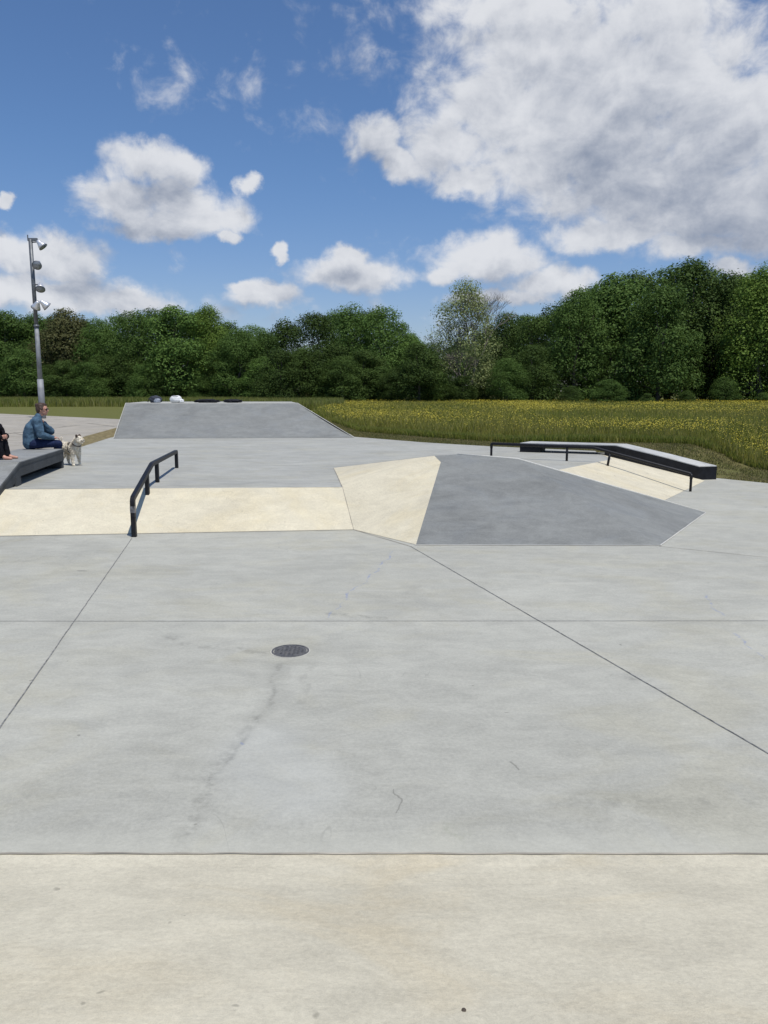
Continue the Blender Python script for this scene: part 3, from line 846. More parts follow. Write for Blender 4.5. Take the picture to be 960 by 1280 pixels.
# --- woman in denim jacket
hip = at_y(38.5, 560, 14.95); hip.z = LZ
Pw = Pose(Vector((hip.x, 14.98, LZ)), (0.87, 0.49), 1.05)
wroot = empty('person', Pw.o, 'woman in blue denim jacket and sunglasses sitting at the end of the ledge', 'person')
nd = {}; ed = []
def add(n, p, r_, par=None):
    nd[n] = (p, r_)
    if par: ed.append((par, n))
add('pelvis', Pw(0, 0, .11), (.13, .11))
add('waist', Pw(.02, 0, .24), (.105, .09), 'pelvis'); add('chest', Pw(.07, 0, .40), (.12, .10), 'waist')
add('upper', Pw(.12, 0, .50), (.10, .08), 'chest'); add('neck', Pw(.165, 0, .58), .045, 'upper'); add('head', Pw(.20, 0, .66), .05, 'neck')
for s, t_ in ((-1, 'r'), (1, 'l')):
    add(t_+'hip', Pw(.06, s*.09, .10), .085, 'pelvis'); add(t_+'thigh', Pw(.26, s*.10, .10), .072, t_+'hip'); add(t_+'knee', Pw(.47, s*.09, .09), .055, t_+'thigh')
    add(t_+'shin', Pw(.45, s*.09+.07, -.10), .050, t_+'knee'); add(t_+'ankle', Pw(.36, s*.09+.16, -.28), .034, t_+'shin')
    add(t_+'foot', Pw(.39, s*.10+.21, -.325), (.036, .026), t_+'ankle'); add(t_+'toe', Pw(.43, s*.10+.28, -.333), (.032, .018), t_+'foot')
    add(t_+'sh', Pw(.12, s*.165, .50), .055, 'upper')
add('relb', Pw(.15, -.235, .27), .040, 'rsh'); add('rwrist', Pw(.36, -.12, .205), .026, 'relb')
add('lelb', Pw(.36, .12, .31), .042, 'lsh'); add('lwrist', Pw(.25, .05, .455), .028, 'lelb')
hand_nodes(nd, ed, Pw, 'r', nd['rwrist'][0], Pw.f * .95 + Pw.l * .25, Pw.l, (0, 0, -1))
hand_nodes(nd, ed, Pw, 'l', nd['lwrist'][0], Pw.f * -.35 + Vector((0, 0, .9)), Pw.l, -Pw.f)
hc = Pw(.225, 0, .725)
ex, B = head_extra(Pw, hc, 0.05, -0.35, 1.05)
me = skin_mesh(nd, ed, 'pelvis', 2, 0.008, ex)
link('body', me, SK, wroot, True)
jk = {}; je = []
def cl(src, keys, pairs, grow_):
    n2 = {k_: (src[k_][0], tuple(x + grow_ for x in (src[k_][1] if isinstance(src[k_][1], tuple) else (src[k_][1],) * 2))) for k_ in keys}
    return n2, pairs
keys = ['waist', 'chest', 'upper', 'rsh', 'lsh', 'relb', 'lelb', 'rwrist', 'lwrist']
n2, e2_ = cl(nd, keys, [('waist', 'chest'), ('chest', 'upper'), ('upper', 'rsh'), ('upper', 'lsh'), ('rsh', 'relb'), ('lsh', 'lelb'), ('relb', 'rwrist'), ('lelb', 'lwrist')], .022)
n2['hem'] = (Pw(-.01, 0, .12), (.140, .140)); n2['waist'] = (Pw(.0, 0, .24), (.142, .142)); n2['chest'] = (Pw(.04, 0, .37), (.148, .148)); n2['upper'] = (Pw(.105, 0, .48), (.115, .105))
for q_ in ('rsh', 'lsh', 'relb', 'lelb'): n2[q_] = (n2[q_][0], tuple(x_ + .012 for x_ in n2[q_][1])); e2_.append(('hem', 'waist'))
n2['collar'] = (Pw(.16, 0, .60), .068); e2_.append(('upper', 'collar'))
def folds(me, amt, fr_):
    nn = [v_.normal.copy() for v_ in me.vertices]
    for v_, n_ in zip(me.vertices, nn):
        v_.co += n_ * amt * mnoise.fractal(v_.co * fr_, 1.0, 2.0, 3)
me = skin_mesh(n2, e2_, 'chest', 2, 0.010); folds(me, .014, 9); link('jacket', me, DENIM, wroot, True)
keys = ['pelvis', 'rhip', 'lhip', 'rthigh', 'lthigh', 'rknee', 'lknee', 'rshin', 'lshin', 'rankle', 'lankle']
n2, e2_ = cl(nd, keys, [('pelvis', 'rhip'), ('pelvis', 'lhip'), ('rhip', 'rthigh'), ('lhip', 'lthigh'), ('rthigh', 'rknee'), ('lthigh', 'lknee'), ('rknee', 'rshin'), ('lknee', 'lshin'), ('rshin', 'rankle'), ('lshin', 'lankle')], .012)
me = skin_mesh(n2, e2_, 'pelvis', 2, 0.010); folds(me, .008, 10)
for v_ in me.vertices:
    if v_.co.z > LZ - .06: v_.co.z = max(v_.co.z, LZ + .002) if (v_.co - Pw.o).dot(Pw.f) < .40 else v_.co.z
link('trousers', me, NAVY, wroot, True)
for s, t_ in ((-1, 'r'), (1, 'l')):
    bm = bmesh.new(); ball(bm, Pw(.395, s*.10+.22, -.325), (.125, .045, .035), Pw.basis(.0, .95)); from_bm('shoe', bm, SHOE, wroot, True)
bm = bmesh.new()
ball(bm, hc + B @ Vector((-.022, 0, .030)), (.098, .088, .104), B, 4)
ball(bm, hc + B @ Vector((-.085, 0, .075)), (.050, .050, .045), B, 3)
ball(bm, hc + B @ Vector((-.06, 0, -.03)), (.05, .065, .06), B, 3)
ball(bm, hc + B @ Vector((.03, 0, .095)), (.055, .06, .03), B, 3)
for v_ in bm.verts: v_.co += (v_.co - hc).normalized() * .014 * mnoise.fractal(v_.co * 25, 1, 2, 3)
# keep the face free
dl_ = [v_ for v_ in bm.verts if (B.transposed() @ (v_.co - hc)).x > .055 and (B.transposed() @ (v_.co - hc)).z < .065]
bmesh.ops.delete(bm, geom=dl_, context='VERTS')
from_bm('hair', bm, HAIR, wroot, True)
sg = bmesh.new()
for s in (-1, 1): ball(sg, hc + B @ Vector((.092, s*.036, .008)) * 1.05, (.012, .031, .025), B, 3)
sweep(sg, [hc + B @ Vector((.10, -.03, .018)), hc + B @ Vector((.106, 0, .018)), hc + B @ Vector((.10, .03, .018))], .004, 6)
for s in (-1, 1): sweep(sg, [hc + B @ Vector((.092, s*.064, .018)), hc + B @ Vector((.0, s*.088, .012))], .004, 6)
from_bm('sunglasses', sg, LENS, wroot, True)

# --- person in black hugging the knees
foot = at(4, 574.5, LZ)
Pb = Pose(Vector((foot.x - 0.40, foot.y + .05, LZ)), (1, 0.02), 1.04)
broot = empty('person', Pb.o, 'barefoot person in black sitting with knees drawn up at the left border', 'person')
nd = {}; ed = []
add('pelvis', Pb(0, 0, .11), (.13, .11)); add('waist', Pb(.02, 0, .22), (.11, .09), 'pelvis'); add('chest', Pb(.10, 0, .38), (.12, .10), 'waist')
add('upper', Pb(.16, 0, .48), (.10, .08), 'chest'); add('neck', Pb(.21, 0, .56), .045, 'upper'); add('head', Pb(.27, 0, .61), .05, 'neck')
for s, t_ in ((-1, 'r'), (1, 'l')):
    add(t_+'hip', Pb(.05, s*.09, .10), .085, 'pelvis'); add(t_+'thigh', Pb(.17, s*.10, .27), .072, t_+'hip'); add(t_+'knee', Pb(.29, s*.09, .46), .055, t_+'thigh')
    add(t_+'shin', Pb(.34, s*.09, .26), .050, t_+'knee'); add(t_+'ankle', Pb(.38, s*.09, .07), .034, t_+'shin')
    add(t_+'foot', Pb(.44, s*.10, .032), (.036, .026), t_+'ankle'); add(t_+'toe', Pb(.53, s*.10, .020), (.030, .016), t_+'foot')
    add(t_+'sh', Pb(.17, s*.16, .47), .055, 'upper'); add(t_+'elb', Pb(.20, s*.24, .27), .040, t_+'sh'); add(t_+'wrist', Pb(.37, s*.12, .36), .026, t_+'elb')
    hand_nodes(nd, ed, Pb, t_, nd[t_+'wrist'][0], Pb.f * .5 - Pb.l * s * .8, Vector((0, 0, 1)), -Pb.f)
hc = Pb(.24, 0, .655)
ex, B = head_extra(Pb, hc, 0.30, 1.5)
me = skin_mesh(nd, ed, 'pelvis', 2, 0.008, ex); link('body', me, SK, broot, True)
keys = ['pelvis', 'waist', 'chest', 'upper', 'rsh', 'lsh', 'relb', 'lelb', 'rwrist', 'lwrist']
n2, e2_ = cl(nd, keys, [('pelvis', 'waist'), ('waist', 'chest'), ('chest', 'upper'), ('upper', 'rsh'), ('upper', 'lsh'), ('rsh', 'relb'), ('lsh', 'lelb'), ('relb', 'rwrist'), ('lelb', 'lwrist')], .03)
me = skin_mesh(n2, e2_, 'chest', 2, 0.010); folds(me, .014, 9); link('hooded_top', me, BLACKC, broot, True)
keys = ['pelvis', 'rhip', 'lhip', 'rthigh', 'lthigh', 'rknee', 'lknee', 'rshin', 'lshin', 'rankle', 'lankle']
n2, e2_ = cl(nd, keys, [('pelvis', 'rhip'), ('pelvis', 'lhip'), ('rhip', 'rthigh'), ('lhip', 'lthigh'), ('rthigh', 'rknee'), ('lthigh', 'lknee'), ('rknee', 'rshin'), ('lknee', 'lshin'), ('rshin', 'rankle'), ('lshin', 'lankle')], .022)
me = skin_mesh(n2, e2_, 'pelvis', 2, 0.010); folds(me, .010, 10)
for v_ in me.vertices: v_.co.z = max(v_.co.z, LZ + .002)
link('trousers', me, BLACKC, broot, True)
bm = bmesh.new(); ball(bm, hc + B @ Vector((-.018, 0, .020)), (.118, .108, .128), B, 4); ball(bm, hc + B @ Vector((-.05, 0, -.08)), (.115, .125, .10), B, 3); ball(bm, Pb(.24, 0, .50), (.15, .17, .10), B, 3)
dl_ = [v_ for v_ in bm.verts if (B.transposed() @ (v_.co - hc)).x > .070 and (B.transposed() @ (v_.co - hc)).z < .05]
bmesh.ops.delete(bm, geom=dl_, context='VERTS')
from_bm('hood', bm, BLACKC, broot, True)

# --- dog
dpos = at(94, 582, ZD)
Pd = Pose(Vector((dpos.x, dpos.y + .02, ZD)), (0.80, -0.60), 1.03)
droot = empty('dog', Pd.o, 'small shaggy white terrier with brown ears and dark harness beside the ledge', 'dog')
nd = {}; ed = []
add('chest', Pd(.0, 0, .335), (.115, .105)); add('belly', Pd(-.16, 0, .345), (.100, .090), 'chest'); add('rump', Pd(-.31, 0, .35), (.100, .095), 'belly')
add('tail0', Pd(-.39, 0, .40), .026, 'rump'); add('tail1', Pd(-.44, 0, .47), .018, 'tail0'); add('tail2', Pd(-.43, 0, .54), .012, 'tail1')
add('neck', Pd(.07, 0, .42), .082, 'chest'); add('nape', Pd(.115, 0, .49), .066, 'neck')
for s, t_ in ((-1, 'r'), (1, 'l')):
    add(t_+'fsh', Pd(.03, s*.062, .28), .045, 'chest'); add(t_+'felb', Pd(.015, s*.068, .20), .032, t_+'fsh'); add(t_+'fwr', Pd(.03, s*.068, .09), .022, t_+'felb'); add(t_+'fp', Pd(.035, s*.068, .025), .024, t_+'fwr'); add(t_+'ft', Pd(.065, s*.068, .018), .019, t_+'fp')
    add(t_+'hhip', Pd(-.31, s*.06, .28), .055, 'rump'); add(t_+'hkn', Pd(-.26, s*.07, .205), .042, t_+'hhip'); add(t_+'hhk', Pd(-.37, s*.07, .125), .023, t_+'hkn'); add(t_+'hp', Pd(-.345, s*.07, .025), .023, t_+'hhk'); add(t_+'ht', Pd(-.315, s*.07, .018), .018, t_+'hp')
hd_c = Pd(.165, -.01, .525)
Bd = Pd.basis(0.12, 0.55)
def dog_head(bm):
    ball(bm, hd_c, (.068, .062, .058), Bd)
    ball(bm, hd_c + Bd @ Vector((.066, 0, -.012)), (.055, .034, .026), Bd)
    ball(bm, hd_c + Bd @ Vector((.058, 0, -.048)), (.044, .024, .012), Bd @ Matrix.Rotation(.3, 3, 'Y'))
    for s in (-1, 1):
        ball(bm, hd_c + Bd @ Vector((.035, s*.036, .024)), (.018, .016, .012), Bd, 2)
        ball(bm, hd_c + Bd @ Vector((.03, s*.045, -.03)), (.034, .022, .026), Bd, 2)
me = skin_mesh(nd, ed, 'chest', 2, 0.009, dog_head)
nn = [v_.normal.copy() for v_ in me.vertices]
for v_, n_ in zip(me.vertices, nn): v_.co += n_ * (.010 * mnoise.fractal(v_.co * 22, 1, 2, 4) + .003)
for v_ in me.vertices: v_.co.z = max(v_.co.z, ZD + .004)
# short shaggy tufts in the same mesh
bm = bmesh.new(); bm.from_mesh(me); bm.verts.ensure_lookup_table(); bm.normal_update()
rd = random.Random(3); vs = list(bm.verts)
for _ in range(5200):
    v_ = rd.choice(vs); n_ = (v_.normal + Vector((rd.gauss(0, .45), rd.gauss(0, .45), rd.gauss(-.35, .4)))).normalized()
    if (v_.co.z - ZD) < .08: continue
    sd_ = n_.orthogonal().normalized() * .005; L_ = rd.uniform(.012, .030)
    bm.faces.new((bm.verts.new(v_.co + sd_), bm.verts.new(v_.co - sd_), bm.verts.new(v_.co + n_ * L_)))
bm.to_mesh(me); bm.free()
mf, t, b, out = material('shaggy_fur')
p = t.pos()
c = t.mix(t.ramp(t.noise(p, 16, 4), .35, .7), (0.82, 0.76, 0.63), (0.66, 0.58, 0.45))
dist1 = t.vec('DISTANCE', p, tuple(Pd(-.10, -.03, .42)))
c = t.mix(t.ramp(dist1, .05, .075, 0.8, 0), c, (0.06, 0.045, 0.035))
t.put(b.inputs['Base Color'], c); b.inputs['Roughness'].default_value = 0.9
link('body', me, mf, droot, True)
EAR = simple('brown_fur', (0.09, 0.06, 0.045), 0.9, var=0.3, scale=60)
for s in (-1, 1):
    bm = bmesh.new()
    o_ = hd_c + Bd @ Vector((-.012, s*.046, .040))
    ball(bm, o_ + Bd @ Vector((0, s*.008, .018)), (.026, .012, .040), Bd @ Matrix.Rotation(-.35 * s, 3, 'X'), 3)
    ball(bm, o_ + Bd @ Vector((.014, s*.016, .030)), (.022, .008, .018), Bd @ Matrix.Rotation(.5, 3, 'Y'), 2)
    from_bm('ear', bm, EAR if s == 1 else EAR, droot, True)
NOSE = simple('black_nose', (0.01, 0.01, 0.01), 0.3, var=0.1)
bm = bmesh.new(); ball(bm, hd_c + Bd @ Vector((.118, 0, -.004)), (.013, .015, .012), Bd, 2); from_bm('nose', bm, NOSE, droot, True)
for s in (-1, 1):
    bm = bmesh.new(); ball(bm, hd_c + Bd @ Vector((.056, s*.030, .020)), (.009, .009, .009), Bd, 2); from_bm('eye', bm, NOSE, droot, True)
bm = bmesh.new(); ball(bm, hd_c + Bd @ Vector((.066, 0, -.036)), (.042, .024, .012), Bd, 2); from_bm('mouth', bm, simple('dark_mouth', (0.05, 0.012, 0.012), .5), droot, True)
def hoop(bm, c, ax, ra_, rb2_, rr_):
    ax = Vector(ax).normalized(); u_ = Pd.l; w_ = ax.cross(u_).normalized(); n = 20
    P = [c + u_ * ra_ * math.cos(6.2832 * i / n) + w_ * rb2_ * math.sin(6.2832 * i / n) for i in range(n + 1)]
    sweep(bm, P, rr_, 6, caps=False)
bm = bmesh.new(); hoop(bm, Pd(.085, 0, .43), Pd.f * .6 + Vector((0, 0, .8)), .088, .086, .010)
hoop(bm, Pd(-.06, 0, .34), Pd.f, .114, .114, .011); 
from_bm('harness', bm, simple('harness_webbing', (0.03, 0.022, 0.02), .8, var=.2), droot, True)

# ------------------------------------------------------------------ meadow and grasses
def blade_mat(name, c1, c2, c3, patch=0.12):
    m, t, b, out = material(name)
    geo = t.new('ShaderNodeNewGeometry'); rnd = geo.outputs['Random Per Island']
    p = geo.outputs['Position']
    n = t.noise(t.scale(p, (1, 0.35, 1)), patch, 5, 0.6)
    n2 = t.noise(p, 0.9, 4, 0.6)
    c = t.mix(t.ramp(t.math('ADD', t.math('MULTIPLY', n, 0.7), t.math('MULTIPLY', n2, 0.3)), 0.4, 0.6), c1, c2)
    c = t.mix(t.ramp(rnd, 0.55, 1.0, 0, 0.9), c, c3)
    t.put(b.inputs['Base Color'], c)
    b.inputs['Roughness'].default_value = 0.7; b.inputs['Specular IOR Level'].default_value = 0.15
    tr = t.new('ShaderNodeBsdfTranslucent'); t.put(tr.inputs['Color'], c)
    mx = t.new('ShaderNodeMixShader'); mx.inputs[0].default_value = 0.42
    t.l.new(b.outputs[0], mx.inputs[1]); t.l.new(tr.outputs[0], mx.inputs[2]); t.l.new(mx.outputs[0], out.inputs[0])
    return m

def blades(name, pts, h, w, mat, lean=0.35, kind='stuff'):
    """one mesh of bent two-segment blades"""
    n = len(pts); az = rng.uniform(0, 2*np.pi, n); la = rng.uniform(0, 2*np.pi, n)
    s = np.stack([np.cos(az), np.sin(az), np.zeros(n)], 1); L = np.stack([np.cos(la), np.sin(la), np.zeros(n)], 1)
    amt = rng.uniform(0.05, lean, n)[:, None] * h[:, None]
    up_ = np.array([0, 0, 1.0])
    a = pts - s * w[:, None] / 2; b_ = pts + s * w[:, None] / 2
    m_ = pts + up_ * h[:, None] * .55 + L * amt * .35
    c = m_ - s * w[:, None] * .4; d = m_ + s * w[:, None] * .4
    e = pts + up_ * h[:, None] * (1 - amt / h[:, None] * .3) + L * amt
    V = np.stack([a, b_, d, c, e], 1).reshape(-1, 3)
    me = bpy.data.meshes.new(name)
    me.vertices.add(len(V)); me.vertices.foreach_set('co', V.ravel().astype(np.float32))
    i0 = np.arange(n) * 5
    loops = np.stack([i0, i0+1, i0+2, i0+3, i0+3, i0+2, i0+4], 1).ravel()
    me.loops.add(len(loops)); me.loops.foreach_set('vertex_index', loops.astype(np.int32))
    st = np.stack([np.arange(n) * 7, np.arange(n) * 7 + 4], 1).ravel()
    me.polygons.add(len(st)); me.polygons.foreach_set('loop_start', st.astype(np.int32))
    me.update(calc_edges=True); me.validate()
    o = link(name, me, mat)
    return o

gh = np.vectorize(ground_h)
# meadow front line (where the tall growth starts), as plan polyline from left to right
front = [at(372, 512, ZD), at(450, 539, ZD), at(540, 546.5, ZD), at(640, 553, ZD), at(760, 558, 0.35), at(900, 577, 0), at(960, 587, 0), at(1300, 640, 0)]
fx = [p.x for p in front]; fy = [p.y for p in front]
# keep it monotone in x
def front_y(x):
    return np.interp(x, fx, fy, left=60, right=fy[-1])
def sample_fan(n, dmin, dmax, amin, amax, power):
    u = rng.random(n)
    k = 2 - power
    d = (dmin**k + u * (dmax**k - dmin**k)) ** (1 / k)
    ang = rng.uniform(amin, amax, n)
    return d * np.tan(ang), d, d
x, y, d = sample_fan(480000, 15, 95, R(-8), R(34), 1.55)
jag = np.array([0.5 * mnoise.noise(Vector((a * .6, b * .6, 3))) for a, b in zip(x[:1], y[:1])])
ok = (y > front_y(x) + rng.normal(0, 0.12, len(x))) & (x > -4.2 - (y - 30) * 0.02)
x, y, d = x[ok], y[ok], d[ok]
edge_d = np.clip((y - front_y(x)) / 2.0, 0, 1)
clump = np.array([mnoise.noise(Vector((a * .8, b * .8, 5))) for a, b in zip(x, y)])
h = rng.uniform(0.22, 0.56, len(x)) * (0.48 + 0.52 * edge_d) * (1 + 0.45 * clump)
w = 0.010 + 0.00055 * d
pts = np.stack([x, y, gh(x, y) - 0.03], 1)
M['meadow'] = blade_mat('meadow_grass', (0.225, 0.250, 0.042), (0.300, 0.290, 0.060), (0.42, 0.37, 0.14))
o = blades('meadow_grass', pts, h, w, M['meadow']); tag(o, 'tall green meadow grass beyond the skatepark', 'grass', kind='stuff')
# lush darker foot of the meadow edge
k = 45000
xx = rng.uniform(-2.5, 22, k); yy = front_y(xx) + np.abs(rng.normal(0, 0.45, k)) - 0.15
pts = np.stack([xx, yy, gh(xx, yy) - 0.03], 1)
M['lush'] = blade_mat('lush_grass', (0.190, 0.240, 0.040), (0.250, 0.270, 0.055), (0.34, 0.32, 0.11), 0.5)
o = blades('lush_grass', pts, rng.uniform(0.08, 0.28, k), rng.uniform(0.012, 0.028, k), M['lush']); tag(o, 'darker lush grass along the front edge of the meadow', 'grass', kind='stuff')

# buttercups
x, y, d = sample_fan(300000, 15, 92, R(-8), R(34), 1.35)
nz = np.array([mnoise.fractal(Vector((a * .13, b * .07, 1)), 1.0, 2.0, 4) for a, b in zip(x, y)])
ok = (y > front_y(x) + 0.15) & (nz + rng.normal(0, 0.50, len(x)) > 0.42) & (x > -4)
x, y, d = x[ok], y[ok], d[ok]
n = len(x); s = (0.007 + 0.00030 * d) * rng.uniform(0.7, 1.3, n)
z = gh(x, y) + rng.uniform(0.34, 0.56, n)
cP = np.stack([x, y, z], 1); az = rng.uniform(0, 6.28, n); tl_ = rng.uniform(-.7, .7, n)
u = np.stack([np.cos(az), np.sin(az), np.sin(tl_) * .6], 1); v_ = np.stack([-np.sin(az), np.cos(az), np.cos(tl_) * .5], 1)
V = np.stack([cP - u*s[:,None], cP - v_*s[:,None], cP + u*s[:,None], cP + v_*s[:,None]], 1).reshape(-1, 3)
me = bpy.data.meshes.new('buttercups'); me.vertices.add(len(V)); me.vertices.foreach_set('co', V.ravel().astype(np.float32))
me.loops.add(len(V)); me.loops.foreach_set('vertex_index', np.arange(len(V), dtype=np.int32))
me.polygons.add(n); me.polygons.foreach_set('loop_start', (np.arange(n) * 4).astype(np.int32)); me.update(calc_edges=True); me.validate()
mb, t, b, out = material('buttercup_petals')
rn = t.new('ShaderNodeNewGeometry').outputs['Random Per Island']
t.put(b.inputs['Base Color'], t.mix(rn, (0.50, 0.40, 0.015), (0.40, 0.36, 0.05))); b.inputs['Roughness'].default_value = 0.5
o = link('buttercups', me, mb); tag(o, 'yellow buttercups flowering through the meadow', 'flowers', kind='stuff')

# short dry mown blades on the strip by the concrete
k = 90000
t_ = rng.random(k); xx = rng.uniform(-3.5, 16, k)
bx_ = [b2_[0] for b2_ in bound[1:8]][::-1]; by_ = [b2_[1] for b2_ in bound[1:8]][::-1]
lo = np.interp(xx, bx_, by_); hi = front_y(xx) + 0.4
yy = lo + (hi - lo) * t_ + 0.02
ok = (hi > lo); xx, yy = xx[ok], yy[ok]
pts = np.stack([xx, yy, gh(xx, yy) - 0.035], 1); kk = len(xx)
M['mown'] = blade_mat('mown_blades', (0.160, 0.165, 0.050), (0.235, 0.210, 0.085), (0.34, 0.28, 0.15), 0.8)
o = blades('mown_grass', pts, rng.uniform(0.03, 0.07, kk), rng.uniform(0.01, 0.02, kk), M['mown'], 0.8); tag(o, 'short dry mown grass strip between concrete and meadow', 'grass', kind='stuff')

# rough tall grass on the left, beyond the lawn
x, y, d = sample_fan(150000, 60, 108, R(-36), R(-3), 1.2)
lim = 74 + 0.10 * (x + 20) - np.clip((x + 22) * 0.9, 0, 18)
lim = np.where(x > -14, 46, lim)
ok = (y > lim + rng.normal(0, .5, len(x)))
x, y, d = x[ok], y[ok], d[ok]
h = rng.uniform(0.35, 1.0, len(x)); w = 0.02 + 0.0007 * d
M['rank'] = blade_mat('rank_grass', (0.175, 0.215, 0.042), (0.235, 0.250, 0.060), (0.34, 0.32, 0.13), 0.15)
o = blades('rank_grass', np.stack([x, y, np.full(len(x), ZD - .03)], 1), h, w, M['rank']); tag(o, 'tall rough grass beyond the lawn on the left', 'grass', kind='stuff')

# ------------------------------------------------------------------ trees
def leaf_mat(name, c1, c2, c3, trans=0.3):
    m, t, b, out = material(name)
    geo = t.new('ShaderNodeNewGeometry'); rnd = geo.outputs['Random Per Island']
    oi = t.new('ShaderNodeObjectInfo').outputs['Random']
    n = t.noise(geo.outputs['Position'], 0.55, 4, 0.6)
    c = t.mix(t.ramp(n, 0.35, 0.65), c1, c2)
    c = t.mix(t.ramp(rnd, 0.2, 1.0, 0, 0.5), c, c3)
    sc = t.new('ShaderNodeVectorMath', operation='SCALE'); t.put(sc.inputs[0], c); t.put(sc.inputs['Scale'], t.ramp(oi, 0, 1, 1.0, 1.65, False))
    c = sc.outputs[0]
    t.put(b.inputs['Base Color'], c); b.inputs['Roughness'].default_value = 0.6; b.inputs['Specular IOR Level'].default_value = 0.10
    tr = t.new('ShaderNodeBsdfTranslucent'); t.put(tr.inputs['Color'], c)
    mx = t.new('ShaderNodeMixShader'); mx.inputs[0].default_value = trans
    t.l.new(b.outputs[0], mx.inputs[1]); t.l.new(tr.outputs[0], mx.inputs[2]); t.l.new(mx.outputs[0], out.inputs[0])
    return m
M['leaf_dark'] = leaf_mat('dark_leaves', (0.038, 0.066, 0.016), (0.058, 0.094, 0.022), (0.082, 0.122, 0.028), 0.25)
M['leaf_mid'] = leaf_mat('green_leaves', (0.058, 0.104, 0.024), (0.082, 0.138, 0.032), (0.112, 0.172, 0.042))
M['leaf_bright'] = leaf_mat('bright_leaves', (0.080, 0.130, 0.024), (0.110, 0.168, 0.030), (0.145, 0.202, 0.042))
M['leaf_pale'] = leaf_mat('pale_leaves', (0.19, 0.235, 0.085), (0.24, 0.28, 0.110), (0.29, 0.31, 0.14), 0.3)
M['leaf_olive'] = leaf_mat('olive_leaves', (0.075, 0.085, 0.030), (0.11, 0.115, 0.045), (0.15, 0.14, 0.065))
M['bark'] = simple('bark', (0.10, 0.085, 0.065), 0.9, var=0.4, scale=5, bump=0.5)
M['bark_pale'] = simple('pale_bark', (0.24, 0.21, 0.17), 0.9, var=0.3, scale=5, bump=0.5)

def crown_mesh(name, seed, H, Rx, low=0.08, lobes=34, nleaf=15000, leaf=0.30, open_=0.0, top_bias=1.0):
    """leaf sized faces spread over many uneven lobes inside the crown's outline; origin at the trunk foot"""
    g_ = np.random.default_rng(seed)
    L = []
    for i in range(lobes):
        t_ = low + (1 - low) * g_.random() ** 0.85
        env = math.sin(math.pi * min(1, (t_ - low * .3) ** 0.75 * 0.93 + .07)) ** 0.55
        rr_ = Rx * env * math.sqrt(g_.uniform(0.25, 1.0)) * .85
        an = g_.uniform(0, 2 * math.pi)
        lr = H * g_.uniform(0.055, 0.125) * (0.8 + .45 * env)
        z = t_ * H - lr * .35
        L.append((rr_ * math.cos(an), rr_ * math.sin(an), z, lr))
    L.append((0, 0, H * .5, H * .26)); L.append((g_.uniform(-.2, .2) * Rx, 0, H * .80, H * .17))
    L = np.array(L)
    wgt = L[:, 3] ** 2; wgt /= wgt.sum()
    idx = g_.choice(len(L), nleaf, p=wgt)
    dirs = g_.normal(size=(nleaf, 3)); dirs[:, 2] += 0.25; dirs /= np.linalg.norm(dirs, axis=1)[:, None]
    # each lobe is again lumpy
    lump_ = np.array([mnoise.noise(Vector((d_[0] * 2.6 + i_, d_[1] * 2.6, d_[2] * 2.6))) for d_, i_ in zip(dirs, idx * 3.1)])
    rad = L[idx, 3] * (1 + 0.60 * lump_) * g_.uniform(0.55 if open_ else 0.78, 1.08, nleaf)
    P = L[idx, :3] + dirs * rad[:, None] * np.array([1, 1, .82])
    P = P + g_.normal(0, 0.05, P.shape)
    P[:, 2] = np.maximum(P[:, 2], 0.15)
    nrm_ = dirs + g_.normal(0, 0.40, dirs.shape) + np.array([0, 0, .35]); nrm_ /= np.linalg.norm(nrm_, axis=1)[:, None]
    ref = g_.normal(size=(nleaf, 3)); u = np.cross(nrm_, ref); u /= np.linalg.norm(u, axis=1)[:, None]; v_ = np.cross(nrm_, u)
    s1 = leaf * g_.uniform(0.5, 1.2, nleaf)[:, None]; s2 = s1 * g_.uniform(0.45, 0.8, nleaf)[:, None]
    V = np.stack([P - u * s1 * .5, P - v_ * s2 * .5 + nrm_ * s1 * .08, P + u * s1 * .5, P + v_ * s2 * .5 + nrm_ * s1 * .08], 1).reshape(-1, 3)
    me = bpy.data.meshes.new(name); me.vertices.add(len(V)); me.vertices.foreach_set('co', V.ravel().astype(np.float32))
    me.loops.add(len(V)); me.loops.foreach_set('vertex_index', np.arange(len(V), dtype=np.int32))
    me.polygons.add(nleaf); me.polygons.foreach_set('loop_start', (np.arange(nleaf) * 4).astype(np.int32)); me.update(calc_edges=True); me.validate()
    return me, L

def trunk_mesh(name, seed, H, L, r0, nb=12):
    g_ = random.Random(seed); bm = bmesh.new()
    pts = [Vector((0, 0, -.2))]; rads = [r0 * 1.25]
    for i in range(1, 8):
        t_ = i / 7; pts.append(Vector((g_.uniform(-.15, .15) * H * .06 * i, g_.uniform(-.15, .15) * H * .06 * i, H * .82 * t_))); rads.append(r0 * (1 - .85 * t_))
    sweep(bm, pts, rads, 8)
    for k in range(nb):
        l_ = L[g_.randrange(len(L))]
        i = max(1, min(6, int(l_[2] / H * 7 * .75))); a = pts[i]; e = Vector((l_[0], l_[1], l_[2]))
        mid_ = a.lerp(e, .5) + Vector((0, 0, -.04 * H)); sweep(bm, [a, mid_, e], [rads[i] * .5, rads[i] * .32, rads[i] * .1], 5)
    bmesh.ops.recalc_face_normals(bm, faces=bm.faces)
    me = bpy.data.meshes.new(name); bm.to_mesh(me); bm.free(); me.materials.append(M['bark'])
    for p in me.polygons: p.use_smooth = True
    return me

